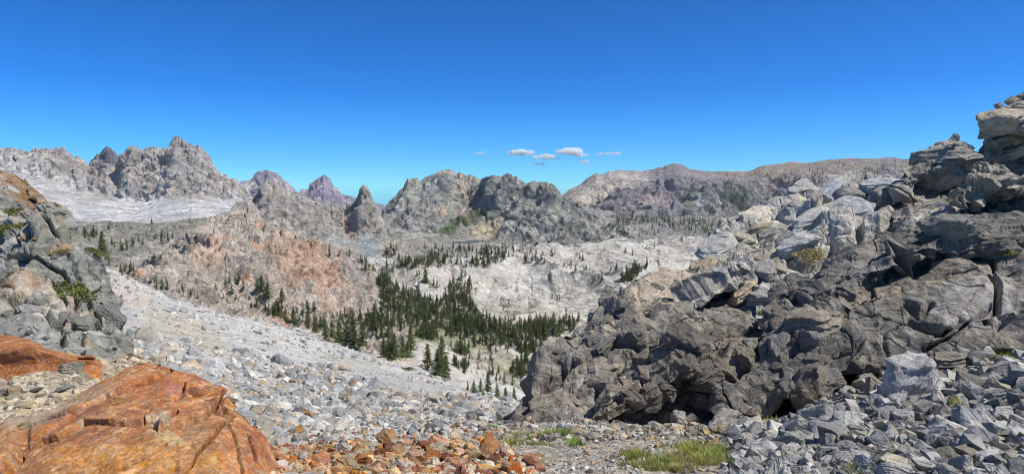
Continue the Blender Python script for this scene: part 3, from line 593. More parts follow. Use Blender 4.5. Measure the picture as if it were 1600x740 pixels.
sp += sample(scree, 500, inpoly([(400, 700), (400, 675), (600, 680), (740, 672), (740, 695)]), lambda D, r: D * (.003 + .010 * r.rand() ** 2), rn)
OR = [(.42, .20, .09), (.46, .28, .14), (.32, .14, .075), (.48, .34, .20), (.25, .12, .08), (.44, .37, .27), (.38, .24, .15), (.36, .33, .29)]
rubble('rust_gravel', sp, OR, M_SCREE, 4)
sp = sample(left_ground, 2600, inpoly([(-400, 560), (260, 560), (260, 760), (-400, 760)]), lambda D, r: D * (.003 + .012 * r.rand() ** 2), rn)
rubble('tan_gravel', sp, [(.46, .39, .28), (.50, .43, .31), (.38, .32, .24), (.44, .41, .36)], M_SCREE, 5, tiltr=.25)

# ------------------------------------------------------------------ rock outcrops on the right
def outcrop(name, label, x, y, D):
    return tag(empty(name, PX(x, y, D).tolist()), label, 'outcrop')
def put(o, parent):
    bpy.context.view_layer.update(); o.parent = parent; o.matrix_parent_inverse = Matrix.Translation(-Vector(parent.location)); return o
DK = [(.215, .195, .165), (.16, .15, .13), (.265, .235, .19)]
LT = [(.36, .34, .31), (.29, .28, .265), (.41, .375, .32)]
# spur falling away to the left
r1 = outcrop('rock_outcrop', 'grey-brown rock spur sloping down beside the pass, with a smooth tan slab on top', 900, 668, 8.3)
t1 = [(770, 690), (790, 664), (800, 650), (824, 609), (829, 578), (840, 562), (853, 550), (868, 536), (880, 520), (902, 502), (926, 482), (938, 470), (950, 460), (979, 438), (999, 426), (1033, 416), (1082, 409), (1120, 400), (1260, 390)]
f1 = loft('rock_face', [line([(x, y + 70) for x, y in t1], [(770, 13), (1260, 17)]), line(t1, [(770, 8.8), (850, 10), (1030, 12.6), (1260, 13)]),
     line([(770, 692), (800, 666), (840, 615), (900, 560), (960, 520), (1030, 478), (1100, 470), (1260, 470)], [(770, 8.6), (1000, 10.6), (1260, 11)]),
     line([(770, 694), (840, 650), (920, 612), (1000, 560), (1060, 520), (1260, 520)], [(770, 8.4), (1000, 9.4), (1260, 10.4)]),
     line([(770, 696), (800, 672), (900, 668), (1000, 640), (1100, 600), (1260, 600)], [(770, 8.2), (1000, 8.3), (1260, 9)]), line([(770, 740), (1260, 740)], 8.0)], 1.0, mat=M_NEAR, blur=0, jag=.8, jagf=16,
     disp=lambda V, x, y, D: ndisp(401, (1.9, 1.5, .8), .26, (.6, .5, .3), .075, (.18, .16, .1), .02)(V, x, y, D) * (1 - .65 * smooth01(1.4 - np.hypot((x - 1040) / 50, (y - 445) / 32))),
     col=lambda V, x, y: colour(V, x, y, .010, [(.27, .25, .22), (.20, .19, .175), (.33, .29, .235)], [((.40, .25, .13), 22, .26, .45), ((.12, .115, .105), 26, .15, .6)],
        [(1040, 440, 60, 28, -25, (.42, .355, .28), .9), (960, 500, 70, 30, -30, (.36, .315, .25), .6), (860, 560, 20, 60, 35, (.17, .16, .15), .6), (820, 640, 30, 40, 0, (.18, .165, .15), .6)], 21, .18),
     grooves=[([(905, 640), (935, 600), (975, 560), (1010, 545), (1060, 520)], 4, .2), ([(868, 590), (905, 560), (960, 540), (1020, 548)], 3.5, .22), ([(815, 640), (845, 600), (880, 575)], 4, .3), ([(935, 478), (960, 500), (1000, 505)], 3, .2)])
put(f1, r1)
# brown undercut blocks in front of it
t1b = [(895, 690), (909, 664), (916, 648), (931, 613), (945, 594), (975, 575), (1004, 567), (1013, 548), (1028, 520), (1036, 500), (1055, 492), (1072, 484), (1101, 487), (1120, 497), (1140, 503), (1160, 505), (1181, 505), (1210, 495), (1240, 480)]
r1b = outcrop('rock_outcrop', 'dark brown overhanging blocks between the spur and the big dark outcrop', 1000, 660, 8)
f1b = loft('rock_face', [line([(x, y + 70) for x, y in t1b], 11), line(t1b, [(895, 8.1), (1036, 9.4), (1240, 9.6)]),
     line([(895, 694), (920, 655), (950, 615), (1010, 590), (1060, 545), (1110, 540), (1180, 545), (1240, 540)], [(895, 7.9), (1050, 8.5), (1240, 8.8)]),
     line([(895, 698), (930, 668), (975, 640), (1010, 622), (1060, 590), (1110, 582), (1160, 590), (1240, 590)], [(895, 7.75), (1050, 8.1), (1240, 8.5)]),
     line([(895, 700), (930, 680), (975, 664), (1010, 654), (1060, 622), (1110, 606), (1160, 612), (1240, 612)], [(895, 8.0), (950, 8.8), (1050, 9.6), (1240, 9.8)]), line([(895, 760), (1240, 760)], 8.8)], 1.0, mat=M_NEAR, blur=0, jag=.8, jagf=16,
     disp=ndisp(431, (1.1, 1.0, 1.0), .15, (.4, .35, .3), .045, (.12, .11, .09), .014, ter=.5, R=rotm('Y', -40), fb=.04, fs=.9),
     col=lambda V, x, y: colour(V, x, y, .009, [(.235, .205, .165), (.175, .16, .14), (.28, .235, .18)], [((.32, .2, .11), 18, .28, .4), ((.10, .095, .09), 22, .2, .6)], [(1070, 560, 40, 25, -30, (.24, .19, .14), .5), (970, 590, 40, 20, -30, (.28, .25, .22), .4)], 22, .16),
     grooves=[([(1140, 500), (1132, 540), (1120, 570), (1080, 592)], 4, .2), ([(1040, 520), (1015, 560), (1000, 600), (985, 640)], 3, .15), ([(1055, 600), (1075, 570), (1110, 560)], 3, .12)])
put(f1b, r1b)
# splintered ledges climbing to the right
r2 = outcrop('rock_outcrop', 'splintered pale grey ledges climbing between the spur and the ridge top', 1250, 480, 11)
t2 = [(1040, 470), (1060, 452), (1070, 440), (1082, 424), (1095, 407), (1108, 392), (1115, 379), (1119, 358), (1131, 345), (1143, 340), (1155, 339), (1164, 345), (1171, 347), (1180, 335), (1200, 322), (1220, 310), (1236, 304), (1261, 296), (1280, 291), (1293, 286), (1303, 280), (1313, 276), (1325, 280), (1335, 287), (1342, 289), (1352, 285), (1366, 284), (1386, 287), (1399, 290), (1411, 282), (1440, 275), (1500, 270), (1620, 260)]
f2 = loft('rock_face', [line([(x, y + 80) for x, y in t2], 19), line(t2, [(1040, 12), (1130, 14.5), (1300, 16), (1620, 16)]),
     line([(1040, 480), (1100, 440), (1160, 395), (1240, 360), (1320, 335), (1400, 325), (1500, 310), (1620, 300)], [(1040, 11.3), (1130, 12.6), (1300, 14), (1620, 14)]),
     line([(1040, 500), (1070, 462), (1110, 440), (1180, 420), (1260, 395), (1340, 370), (1440, 350), (1620, 330)], [(1040, 11), (1075, 10.8), (1150, 11.0), (1300, 12.3), (1620, 12.5)]),
     line([(1040, 510), (1070, 495), (1110, 492), (1180, 460), (1260, 430), (1340, 395), (1440, 370), (1620, 350)], [(1040, 11.3), (1075, 13.4), (1130, 13.4), (1180, 10.9), (1300, 11.4), (1620, 11.8)]),
     line([(1040, 560), (1150, 500), (1240, 490), (1340, 440), (1620, 400)], [(1040, 10.2), (1300, 10.6), (1620, 11.4)]), line([(1040, 760), (1620, 760)], 10.4)], .95, mat=M_NEAR, blur=0, jag=2.0, jagf=18,
     disp=ndisp(451, (1.8, 1.4, .8), .34, (.7, .55, .3), .11, (.22, .18, .1), .028, R=rotm('Y', -24) @ rotm('X', 22), crack=.5),
     col=lambda V, x, y: colour(V, x, y, .012, [(.46, .44, .40), (.35, .34, .325), (.50, .45, .375)], [((.46, .34, .21), 20, .27, .55), ((.20, .195, .185), 20, .2, .6), ((.42, .45, .49), 16, .22, .6)],
        [(1240, 330, 40, 18, -30, (.42, .43, .44), .6), (1190, 370, 60, 22, -20, (.43, .40, .33), .6), (1215, 395, 30, 12, -20, (.46, .34, .2), .4), (1410, 330, 45, 25, -30, (.40, .36, .29), .6), (1170, 475, 60, 22, -35, (.42, .44, .47), .5)], 23, .16),
     grooves=[([(1190, 345), (1215, 335), (1232, 345), (1300, 350)], 5, .4), ([(1290, 395), (1340, 380), (1345, 330), (1350, 310)], 5, .5), ([(1230, 400), (1260, 410), (1300, 385)], 5, .4), ([(1355, 350), (1385, 335), (1420, 345), (1385, 360)], 5, .4)])
put(f2, r2)
# summit of the ridge
r3 = outcrop('rock_outcrop', 'dark craggy ridge top rising above the splintered ledges against the sky', 1500, 350, 13)
t3 = [(1395, 310), (1405, 290), (1413, 274), (1420, 265), (1427, 257), (1439, 249), (1448, 241), (1455, 235), (1466, 230), (1475, 227), (1488, 222), (1496, 221), (1503, 223), (1508, 228), (1516, 231), (1528, 235), (1536, 237), (1543, 234), (1545, 225), (1547, 215), (1548, 201), (1552, 195), (1556, 189), (1564, 187), (1573, 184), (1579, 178), (1585, 172), (1588, 160), (1591, 150), (1600, 146), (1640, 120), (1700, 95), (1900, 40)]
f3 = loft('rock_face', [line([(x, y + 90) for x, y in t3], 18), line(t3, [(1395, 13.5), (1545, 14.5), (1900, 14)]),
     line([(1395, 318), (1430, 275), (1480, 258), (1540, 250), (1560, 225), (1600, 195), (1900, 100)], [(1395, 13), (1545, 13.6), (1900, 13)]),
     line([(1395, 325), (1430, 285), (1480, 266), (1540, 262), (1580, 245), (1900, 200)], [(1395, 13.6), (1430, 14.4), (1900, 14)]),
     line([(1395, 335), (1440, 300), (1500, 300), (1540, 292), (1580, 290), (1900, 280)], [(1395, 13), (1500, 14), (1900, 13)]),
     line([(1395, 345), (1450, 335), (1520, 340), (1600, 330), (1900, 320)], 12.4), line([(1395, 600), (1900, 600)], 12)], 1.0, mat=M_NEAR, blur=0, jag=.8, jagf=16,
     disp=ndisp(471, (1.6, 1.4, .9), .32, (.6, .5, .3), .09, (.2, .17, .1), .025, R=rotm('Y', -18) @ rotm('X', 15), crack=.4),
     col=lambda V, x, y: colour(V, x, y, .012, [(.31, .28, .245), (.24, .225, .205), (.37, .32, .26)], [((.15, .145, .135), 22, .12, .6)], [(1490, 240, 50, 12, -15, (.36, .32, .27), .6)], 24, .16))
put(f3, r3)
r3b = outcrop('rock_outcrop', 'bulging tan-topped block in front of the dark ridge top', 1560, 350, 12)
t3b = [(1480, 360), (1488, 335), (1494, 315), (1500, 300), (1508, 288), (1515, 277), (1528, 268), (1540, 262), (1552, 258), (1565, 257), (1580, 262), (1600, 268), (1640, 270), (1800, 240)]
f3b = loft('rock_face', [line([(x, y + 60) for x, y in t3b], 14), line(t3b, [(1480, 12), (1800, 12.6)]),
     line([(1480, 365), (1500, 315), (1530, 300), (1570, 290), (1800, 270)], [(1480, 11.4), (1800, 11.6)]), line([(1480, 370), (1500, 325), (1530, 313), (1580, 310), (1800, 300)], [(1480, 11.8), (1540, 12.6), (1800, 12)]),
     line([(1480, 380), (1520, 345), (1600, 340), (1800, 330)], 11.6), line([(1480, 600), (1800, 600)], 11)], 1.0, mat=M_NEAR, blur=0, jag=.8, jagf=16,
     disp=ndisp(481, (1.0, .9, .6), .22, (.4, .34, .2), .07, (.14, .12, .08), .02, R=rotm('Y', 12) @ rotm('X', 15), crack=.4),
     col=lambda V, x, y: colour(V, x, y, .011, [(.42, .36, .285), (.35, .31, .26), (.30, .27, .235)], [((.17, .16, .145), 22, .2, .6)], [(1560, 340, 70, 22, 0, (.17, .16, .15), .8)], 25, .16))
put(f3b, r3b)
# the big dark mass
r4 = outcrop('rock_outcrop', 'largest dark grey outcrop, overhanging a shadowed hollow above the pale boulder', 1350, 600, 8)
t4 = [(1120, 640), (1135, 608), (1150, 560), (1170, 530), (1185, 512), (1200, 496), (1208, 480), (1216, 462), (1226, 448), (1240, 438), (1257, 427), (1275, 416), (1300, 400), (1324, 384), (1350, 376), (1390, 372), (1405, 366), (1420, 360), (1444, 350), (1470, 347), (1499, 346), (1539, 337), (1600, 335), (1700, 330), (2100, 250)]
f4 = loft('rock_face', [line([(x, y + 60) for x, y in t4], 13), line(t4, [(1120, 8.6), (1200, 9.6), (1350, 10.4), (2100, 11)]),
     line([(1120, 645), (1150, 580), (1200, 520), (1260, 465), (1330, 425), (1400, 405), (1440, 385), (1500, 378), (1600, 375), (2100, 320)], [(1120, 8.3), (1300, 9.3), (2100, 9.8)]),
     line([(1120, 648), (1150, 600), (1200, 545), (1260, 490), (1330, 462), (1400, 428), (1440, 415), (1500, 405), (1600, 400), (2100, 360)], [(1120, 8.0), (1300, 9.2), (1440, 9.9), (2100, 9.8)]),
     line([(1120, 650), (1150, 615), (1200, 560), (1260, 505), (1330, 466), (1440, 442), (1550, 412), (1600, 405), (2100, 380)], [(1120, 7.9), (1300, 8.6), (1550, 8.9), (2100, 9)]),
     line([(1120, 655), (1150, 640), (1200, 605), (1260, 560), (1330, 530), (1400, 530), (1440, 525), (1500, 500), (1600, 480), (2100, 430)], [(1120, 7.8), (1260, 7.9), (1440, 8.0), (2100, 8.4)]),
     line([(1120, 662), (1150, 656), (1187, 660), (1205, 640), (1219, 616), (1265, 598), (1320, 579), (1370, 584), (1389, 581), (1435, 570), (1449, 556), (1499, 556), (1541, 550), (1600, 543), (2100, 500)], [(1120, 7.8), (1260, 7.55), (1440, 7.8), (2100, 8.2)]),
     line([(1120, 668), (1150, 668), (1187, 672), (1205, 662), (1219, 650), (1265, 634), (1320, 606), (1370, 600), (1435, 588), (1499, 572), (1600, 560), (2100, 520)], [(1120, 8.4), (1187, 8.8), (1219, 10.6), (1440, 10.4), (1500, 9.0), (2100, 8.8)]), line([(1120, 860), (2100, 860)], 9.2)], .95, mat=M_NEAR, blur=0, jag=.8, jagf=16,
     disp=lambda V, x, y, D: ndisp(501, (1.7, 1.4, 1.1), .28, (.55, .45, .35), .07, (.18, .16, .12), .018, R=rotm('Y', -35) @ rotm('X', 20), fb=.04, fs=1.0)(V, x, y, D) * (1 - .6 * smooth01(1.35 - np.hypot((x - 1530) / 75, (y - 465) / 45))),
     col=lambda V, x, y: colour(V, x, y, .009, [(.205, .19, .165), (.155, .148, .135), (.25, .225, .185)], [((.10, .097, .09), 30, .18, .6), ((.26, .25, .235), 18, .25, .55)],
        [(1530, 465, 85, 55, -15, (.30, .28, .26), .85), (1430, 440, 110, 10, -14, (.31, .265, .21), .85), (1580, 510, 50, 30, 0, (.29, .26, .23), .7), (1370, 405, 40, 30, -20, (.24, .23, .22), .6), (1400, 520, 50, 20, 20, (.22, .215, .20), .5), (1290, 540, 50, 40, 0, (.17, .16, .145), .5)], 26, .15),
     grooves=[([(1230, 560), (1290, 510), (1325, 470), (1360, 455)], 4, .3), ([(1330, 470), (1310, 520), (1305, 570)], 4, .25), ([(1425, 500), (1450, 515), (1480, 520), (1500, 500)], 5, .25), ([(1420, 470), (1440, 490), (1455, 470)], 5, .2), ([(1550, 410), (1562, 440), (1560, 480), (1552, 500)], 4, .3), ([(1445, 545), (1500, 520), (1530, 490), (1552, 470)], 3, .15), ([(1400, 395), (1440, 410), (1500, 395)], 6, .3), ([(1240, 470), (1265, 500), (1250, 520)], 5, .25), ([(1150, 600), (1185, 560), (1200, 520)], 5, .3)])
put(f4, r4)

# ------------------------------------------------------------------ cliff on the left
r5 = outcrop('rock_outcrop', 'steep lichen-grey cliff with a rusty brown top and green shrubs', 100, 540, 11)
t5 = [(-500, 180), (-200, 240), (-60, 262), (0, 265), (12, 266), (24, 270), (40, 277), (47, 283), (53, 287), (65, 295), (74, 303), (81, 310), (88, 318), (93, 324), (100, 331), (105, 336), (110, 344), (113, 351), (117, 366), (122, 374), (126, 379), (132, 389), (138, 399), (144, 408), (150, 417), (156, 428), (162, 439), (168, 451), (174, 464), (178, 480), (184, 490), (190, 505), (199, 517), (207, 530), (212, 545), (225, 580), (245, 640)]
f5 = loft('rock_face', [line([(x, y + 60) for x, y in t5], [(-500, 22), (245, 13)]), line(t5, [(-500, 15.5), (40, 15), (120, 12.8), (180, 10.8), (245, 9)]),
     line([(-500, 300), (0, 330), (50, 345), (90, 370), (120, 420), (160, 480), (190, 530), (245, 645)], [(-500, 13.5), (40, 13), (120, 11.4), (200, 9.8), (245, 8.8)]),
     line([(-500, 400), (0, 425), (60, 430), (110, 460), (150, 520), (190, 550), (245, 650)], [(-500, 12), (40, 11.5), (120, 10.4), (200, 9.2), (245, 8.6)]),
     line([(-500, 480), (0, 500), (60, 510), (110, 535), (160, 555), (245, 655)], [(-500, 9.6), (60, 9.4), (245, 8.4)]), line([(-500, 560), (0, 560), (60, 565), (160, 590), (245, 660)], [(-500, 8.6), (245, 8)]), line([(-500, 700), (245, 760)], 7.5)], .95, mat=M_NEAR, blur=0, jag=1.2, jagf=14,
     disp=lambda V, x, y, D: ndisp(521, (2.2, 1.8, 1.1), .34, (.8, .6, .4), .15, (.26, .2, .14), .04, R=rotm('Y', 48) @ rotm('X', 10), crack=.35)(V, x, y, D) * .75,
     col=lambda V, x, y: colour(V, x, y, .015, [(.25, .25, .22), (.185, .19, .17), (.31, .295, .26)], [((.36, .25, .16), 18, .16, .65), ((.42, .42, .41), 14, .2, .6), ((.16, .165, .15), 20, .22, .5)],
        [(45, 300, 62, 26, 32, (.27, .175, .10), .9), (90, 350, 26, 40, -20, (.26, .24, .18), .6), (60, 470, 110, 26, 20, (.42, .33, .24), .6), (40, 525, 70, 28, 12, (.25, .255, .245), .8), (70, 480, 30, 22, 0, (.44, .44, .42), .6), (110, 420, 50, 16, 50, (.22, .235, .225), .5), (170, 500, 20, 40, -20, (.26, .27, .23), .6), (40, 440, 40, 12, 20, (.40, .26, .16), .4)], 27, .17),
     grooves=[([(0, 395), (60, 410), (100, 430), (125, 470)], 3, .2), ([(80, 440), (110, 480), (130, 520), (130, 550)], 2.5, .16), ([(0, 470), (50, 480), (90, 500), (100, 540)], 3.5, .25), ([(60, 330), (95, 380), (125, 440), (160, 500)], 2.5, .18), ([(145, 490), (150, 515), (170, 520)], 4, .2)])
put(f5, r5)

# ------------------------------------------------------------------ orange boulder in front
tO = [(-700, 760), (-300, 720), (-60, 668), (0, 646), (40, 635), (81, 622), (105, 608), (130, 595), (150, 584), (170, 574), (185, 564), (199, 560), (215, 556), (230, 560), (243, 566), (262, 569), (284, 573), (308, 580), (325, 588), (345, 596), (358, 604), (369, 614), (377, 634), (390, 648), (405, 663), (412, 676), (418, 688), (424, 708), (428, 728), (436, 760), (460, 860)]
ORC = [(.46, .215, .09), (.31, .13, .065), (.54, .33, .165)]
rO = tag(empty('boulder', PX(200, 760, 3.2).tolist()), 'huge orange rust-stained boulder split by long dark cracks', 'boulder')
fO = loft('rock_face', [line([(x, y + 50) for x, y in tO], [(-700, 6), (200, 5.6), (460, 4.2)]), line(tO, [(-700, 4.6), (100, 4.6), (215, 4.9), (369, 4.5), (430, 3.9), (460, 3.7)]),
     line([(-700, 780), (-60, 700), (0, 680), (81, 650), (170, 615), (240, 600), (300, 612), (345, 625), (369, 645), (405, 690), (430, 760), (460, 870)], [(-700, 4.0), (100, 3.95), (240, 4.25), (369, 3.9), (430, 3.6), (460, 3.5)]),
     line([(-700, 820), (-60, 740), (0, 720), (81, 700), (170, 680), (240, 675), (300, 680), (345, 700), (369, 720), (405, 750), (430, 790), (460, 880)], [(-700, 3.3), (100, 3.3), (300, 3.35), (430, 3.2), (460, 3.2)]),
     line([(-700, 900), (-60, 800), (100, 780), (300, 780), (405, 800), (430, 830), (460, 900)], [(-700, 2.8), (300, 2.75), (460, 2.8)]), line([(-700, 1300), (460, 1300)], 2.3)], .9, mat=M_ORANGE, blur=0, jag=1.0, jagf=22,
     disp=lambda V, x, y, D: .07 * facet(V, (1.5, 1.3, 1.0), 541, rotm('Y', -28), .25, 1.3, .1, .015, .1)[0] + .013 * facet(V, (.4, .34, .22), 542, rotm('Y', -30), .3, 1.4, .1, .03, .1)[0] + .0035 * facet(V, (.11, .09, .06), 543, rotm('Y', -30), .4, 1.2, .1, .05, .1)[0] + .03 * fbm(V / .8, 2, 544) + .06 * (terrace(V, rotm('Y', -26) @ rotm('X', 30), .42, 546, .04) - .4) + .018 * (terrace(V, rotm('Y', -30) @ rotm('X', 35), .13, 547, .08) - .4) + .016 * lfbm(V / .22, 4, 548, .6) + .004 * fbm(V / .09, 3, 545),
     col=lambda V, x, y: colour(V, x, y, .0042, ORC, [((.30, .12, .06), 26, .14, .65), ((.55, .38, .19), 20, .16, .75), ((.20, .12, .10), 14, .22, .6), ((.36, .33, .24), 24, .26, .6), ((.56, .42, .25), 6, .2, .6), ((.26, .10, .06), 5, .2, .6)],
        [(60, 640, 70, 20, -22, (.46, .40, .28), .7), (140, 610, 40, 14, -25, (.45, .35, .23), .5), (225, 720, 150, 34, 0, (.53, .27, .085), .6), (250, 655, 20, 12, 0, (.34, .31, .24), .7), (245, 600, 60, 22, 0, (.44, .17, .07), .6), (275, 605, 18, 10, 0, (.34, .15, .14), .5), (400, 700, 14, 40, 15, (.33, .12, .055), .6), (265, 680, 30, 8, 15, (.48, .40, .22), .6), (310, 670, 26, 16, -30, (.33, .24, .14), .5), (80, 655, 60, 6, -28, (.33, .13, .09), .5)], 28, .15),
     grooves=[([(36, 712), (45, 699), (65, 685), (89, 679), (109, 667), (130, 655), (162, 658), (195, 661), (225, 659), (251, 655), (276, 639)], 1.9, .09),
              ([(40, 690), (70, 672), (101, 651), (134, 630), (162, 612), (186, 606), (203, 594), (227, 590), (251, 582), (267, 572)], 1.6, .08),
              ([(240, 664), (247, 670), (276, 665), (300, 655), (320, 647), (336, 628), (357, 612), (366, 606)], 2.0, .15), ([(272, 742), (300, 720), (312, 699), (332, 679), (349, 661), (365, 643), (380, 630)], 1.6, .09),
              ([(288, 594), (286, 610), (272, 620), (250, 624)], 1.8, .08), ([(225, 659), (226, 645), (240, 630), (272, 620)], 1.2, .04), ([(-40, 770), (10, 752), (28, 735), (42, 712)], 5, .25), ([(-20, 690), (30, 668), (80, 650), (130, 634)], 1.2, .05), ([(345, 610), (360, 650), (372, 700), (384, 745)], 1.4, .06), ([(370, 640), (388, 670), (400, 720)], 1.5, .06), ([(276, 639), (262, 660), (250, 668)], 1.2, .04), ([(150, 740), (200, 715), (230, 705), (260, 690)], 1, .03)])
put(fO, rO)
# rusty block behind it, dark underside to the viewer
tQ = [(-300, 530), (-60, 528), (0, 528), (20, 529), (35, 531), (60, 539), (85, 548), (110, 555), (130, 556), (148, 560), (160, 570)]
rQ = tag(empty('boulder', PX(40, 585, 5.2).tolist()), 'rusty red boulder with a shaded brown front, lying under the grey cliff', 'boulder')
fQ = loft('rock_face', [line([(x, y + 30) for x, y in tQ], 7), line(tQ, 6.6), line([(-300, 555), (0, 553), (30, 545), (50, 541), (75, 552), (110, 562), (148, 566), (160, 572)], [(-300, 5.7), (50, 6.0), (160, 6.1)]),
     line([(-300, 600), (0, 588), (50, 582), (110, 572), (148, 571), (160, 576)], [(-300, 5.75), (50, 5.95), (160, 6.1)]), line([(-300, 640), (160, 640)], 5.6)], .9, mat=M_ORANGE,
     disp=lambda V, x, y, D: .12 * facet(V, (.7, .6, .4), 551, rotm('Y', 12), .4, .7, .12, .03, .25)[0] + .03 * lfbm(V / .2, 3, 553) + .015 * facet(V, (.2, .18, .1), 552, None, .5, .9, .2, .04, .3)[0],
     col=lambda V, x, y: colour(V, x, y, .006, [(.40, .17, .07), (.31, .13, .06), (.45, .24, .11)], [((.22, .1, .06), 16, .15, .6)], [], 29, .15))
put(fQ, rQ)

# ------------------------------------------------------------------ blocks and slabs that make up the outcrops
def block(parent, surf, px_, py_, w, R, cols, rnd, name='slab', mesh=None, sink=.15, thick=1.0):
    V, N, gx, gy, D, shp = SURF[surf.name]
    i = int(np.argmin((gx - px_) ** 2 + (gy - py_) ** 2 + (np.arange(len(gx)) < shp[1] * 11) * 1e6))
    s = w * D[i] / FPX * .5
    o = bpy.data.objects.new(name, mesh or BIGSTONES[rnd.randrange(len(BIGSTONES))]); link(o)
    m = R @ Matrix.Rotation(rnd.uniform(0, 6.28), 3, 'Z')
    m = Matrix.Rotation(RA(rnd.gauss(0, 7)), 3, 'X') @ Matrix.Rotation(RA(rnd.gauss(0, 7)), 3, 'Y') @ m
    sc = Matrix.Diagonal((s * rnd.uniform(.85, 1.2), s * rnd.uniform(.7, 1.05), s * rnd.uniform(.55, 1.1) * thick))
    p = Vector((V[i] - N[i] * s * sink).tolist())
    o.matrix_world = Matrix.Translation(p) @ (m @ sc).to_4x4()
    c = cols[rnd.randrange(len(cols))]; k = rnd.uniform(.8, 1.15); o.color = (c[0] * k, c[1] * k, c[2] * k, 1)
    if parent is not None:
        mw = o.matrix_world.copy(); o.parent = parent; o.matrix_parent_inverse = Matrix.Translation(-Vector(parent.location)); o.matrix_world = mw
    return o
def scatter_blocks(parent, surf, n, region, wr, R, cols, seed, **k):
    rnd = random.Random(seed); f = inpoly(region); xs_ = [p[0] for p in region]; ys_ = [p[1] for p in region]; c = 0; guard = 0
    while c < n and guard < 9999:
        guard += 1
        x, y = rnd.uniform(min(xs_), max(xs_)), rnd.uniform(min(ys_), max(ys_))
        if not f(x, y): continue
        block(parent, surf, x, y, wr[0] + (wr[1] - wr[0]) * rnd.random() ** 1.8, R, cols, rnd, **k); c += 1
Rb = Matrix.Rotation(RA(-24), 3, 'Y') @ Matrix.Rotation(RA(18), 3, 'X')
CL = [(.45, .43, .39), (.34, .33, .315), (.50, .46, .385), (.42, .44, .46), (.50, .49, .46), (.45, .37, .27)]
scatter_blocks(r2, f2, 95, [(1060, 455), (1115, 380), (1135, 348), (1230, 308), (1310, 285), (1410, 288), (1480, 300), (1500, 340), (1420, 352), (1340, 375), (1220, 425), (1190, 470), (1100, 490)], (26, 120), Rb, CL, 61, thick=.55, sink=.02)
scatter_blocks(r1, f1, 60, [(800, 655), (870, 540), (1000, 430), (1090, 412), (1060, 480), (1000, 545), (920, 600), (890, 660)], (28, 95), Rb, [(.25, .23, .20), (.32, .285, .235), (.20, .19, .175)], 62, sink=.22, thick=.6)
scatter_blocks(r1b, f1b, 38, [(920, 650), (1040, 505), (1170, 510), (1160, 590), (1060, 590), (960, 640)], (36, 120), Rb, DK + [(.22, .19, .155)], 63, sink=.2, thick=.9)
scatter_blocks(r3, f3, 40, [(1415, 275), (1455, 238), (1500, 226), (1545, 238), (1552, 225), (1585, 200), (1640, 190), (1640, 290), (1500, 300)], (34, 130), Rb, [(.32, .29, .255), (.24, .225, .205), (.38, .335, .27)], 264, sink=.2, thick=.6)
scatter_blocks(r3b, f3b, 24, [(1500, 305), (1530, 268), (1600, 270), (1630, 320), (1520, 325)], (25, 70), Rb, [(.42, .36, .29), (.34, .30, .25)], 65, thick=.7)
scatter_blocks(r4, f4, 84, [(1150, 640), (1160, 570), (1230, 455), (1300, 408), (1440, 355), (1620, 340), (1620, 400), (1440, 430), (1330, 460), (1290, 590), (1200, 640)], (34, 130), Rb, DK + [(.22, .21, .195), (.26, .245, .225)], 66, sink=.28, thick=.8)
scatter_blocks(r5, f5, 84, [(0, 272), (50, 290), (110, 350), (140, 410), (175, 480), (200, 530), (150, 550), (0, 520)], (16, 72), Matrix.Rotation(RA(40), 3, 'Y'), [(.25, .25, .22), (.19, .19, .175), (.33, .315, .27), (.38, .37, .35), (.33, .23, .15)], 67, sink=.12, thick=.9)
scatter_blocks(r5, f5, 14, [(0, 272), (50, 290), (95, 335), (60, 335), (0, 310)], (14, 40), Matrix.Rotation(RA(40), 3, 'Y'), [(.28, .17, .09), (.22, .13, .08), (.34, .22, .12)], 68, sink=.05, thick=.9)

OB = [(.44, .20, .085), (.36, .15, .065), (.50, .29, .14), (.46, .25, .11)]
scatter_blocks(rO, fO, 16, [(20, 690), (120, 620), (215, 570), (330, 600), (400, 690), (380, 740), (40, 740)], (70, 170), Matrix.Rotation(RA(-20), 3, 'Y') @ Matrix.Rotation(RA(26), 3, 'X'), OB, 71, sink=.32, thick=.5, mesh=None)
sp = sample(scree, 2600, inpoly([(700, 690), (720, 655), (830, 650), (980, 660), (980, 690)]), lambda D, r: D * (.0015 + .010 * r.rand() ** 3), rn)
sp += sample(ground, 1500, inpoly([(740, 690), (760, 668), (1000, 662), (1150, 662), (1200, 650), (1200, 680), (1000, 690)]), lambda D, r: D * (.002 + .014 * r.rand() ** 2.5), rn)
rubble('foot_rubble', sp, [(.34, .31, .27), (.30, .28, .25), (.40, .38, .34), (.26, .24, .21), (.42, .33, .22)], M_SCREE, 6)
# ------------------------------------------------------------------ where the built surfaces show: a coarse depth table used to stand things on them
BW = 2
ZB = np.full((740 // BW + 1, 1700 // BW + 1), 1e9); ZI = np.zeros(ZB.shape + (3,)); ZN = np.zeros(ZB.shape, np.int32)
SNAMES = list(SURF)
for si, nm in enumerate(SNAMES):
    V = SURF[nm][0].astype(float); f_ = V @ np.array([0, CA, -SA]); u_ = V @ np.array([0, SA, CA])
    ok = f_ > .1; px_ = 800 + FPX * V[ok, 0] / f_[ok]; py_ = 370 - FPX * u_[ok] / f_[ok]; W = V[ok]
    ix = (px_ // BW).astype(int); iy = (py_ // BW).astype(int); m = (ix >= 0) & (iy >= 0) & (ix < ZB.shape[1]) & (iy < ZB.shape[0])
    ix, iy, W = ix[m], iy[m], W[m]; dd = W[:, 1]
    od = np.argsort(-dd); ix, iy, W, dd = ix[od], iy[od], W[od], dd[od]
    better = dd < ZB[iy, ix]; ix, iy, W, dd = ix[better], iy[better], W[better], dd[better]
    ZB[iy, ix] = dd; ZI[iy, ix] = W; ZN[iy, ix] = si
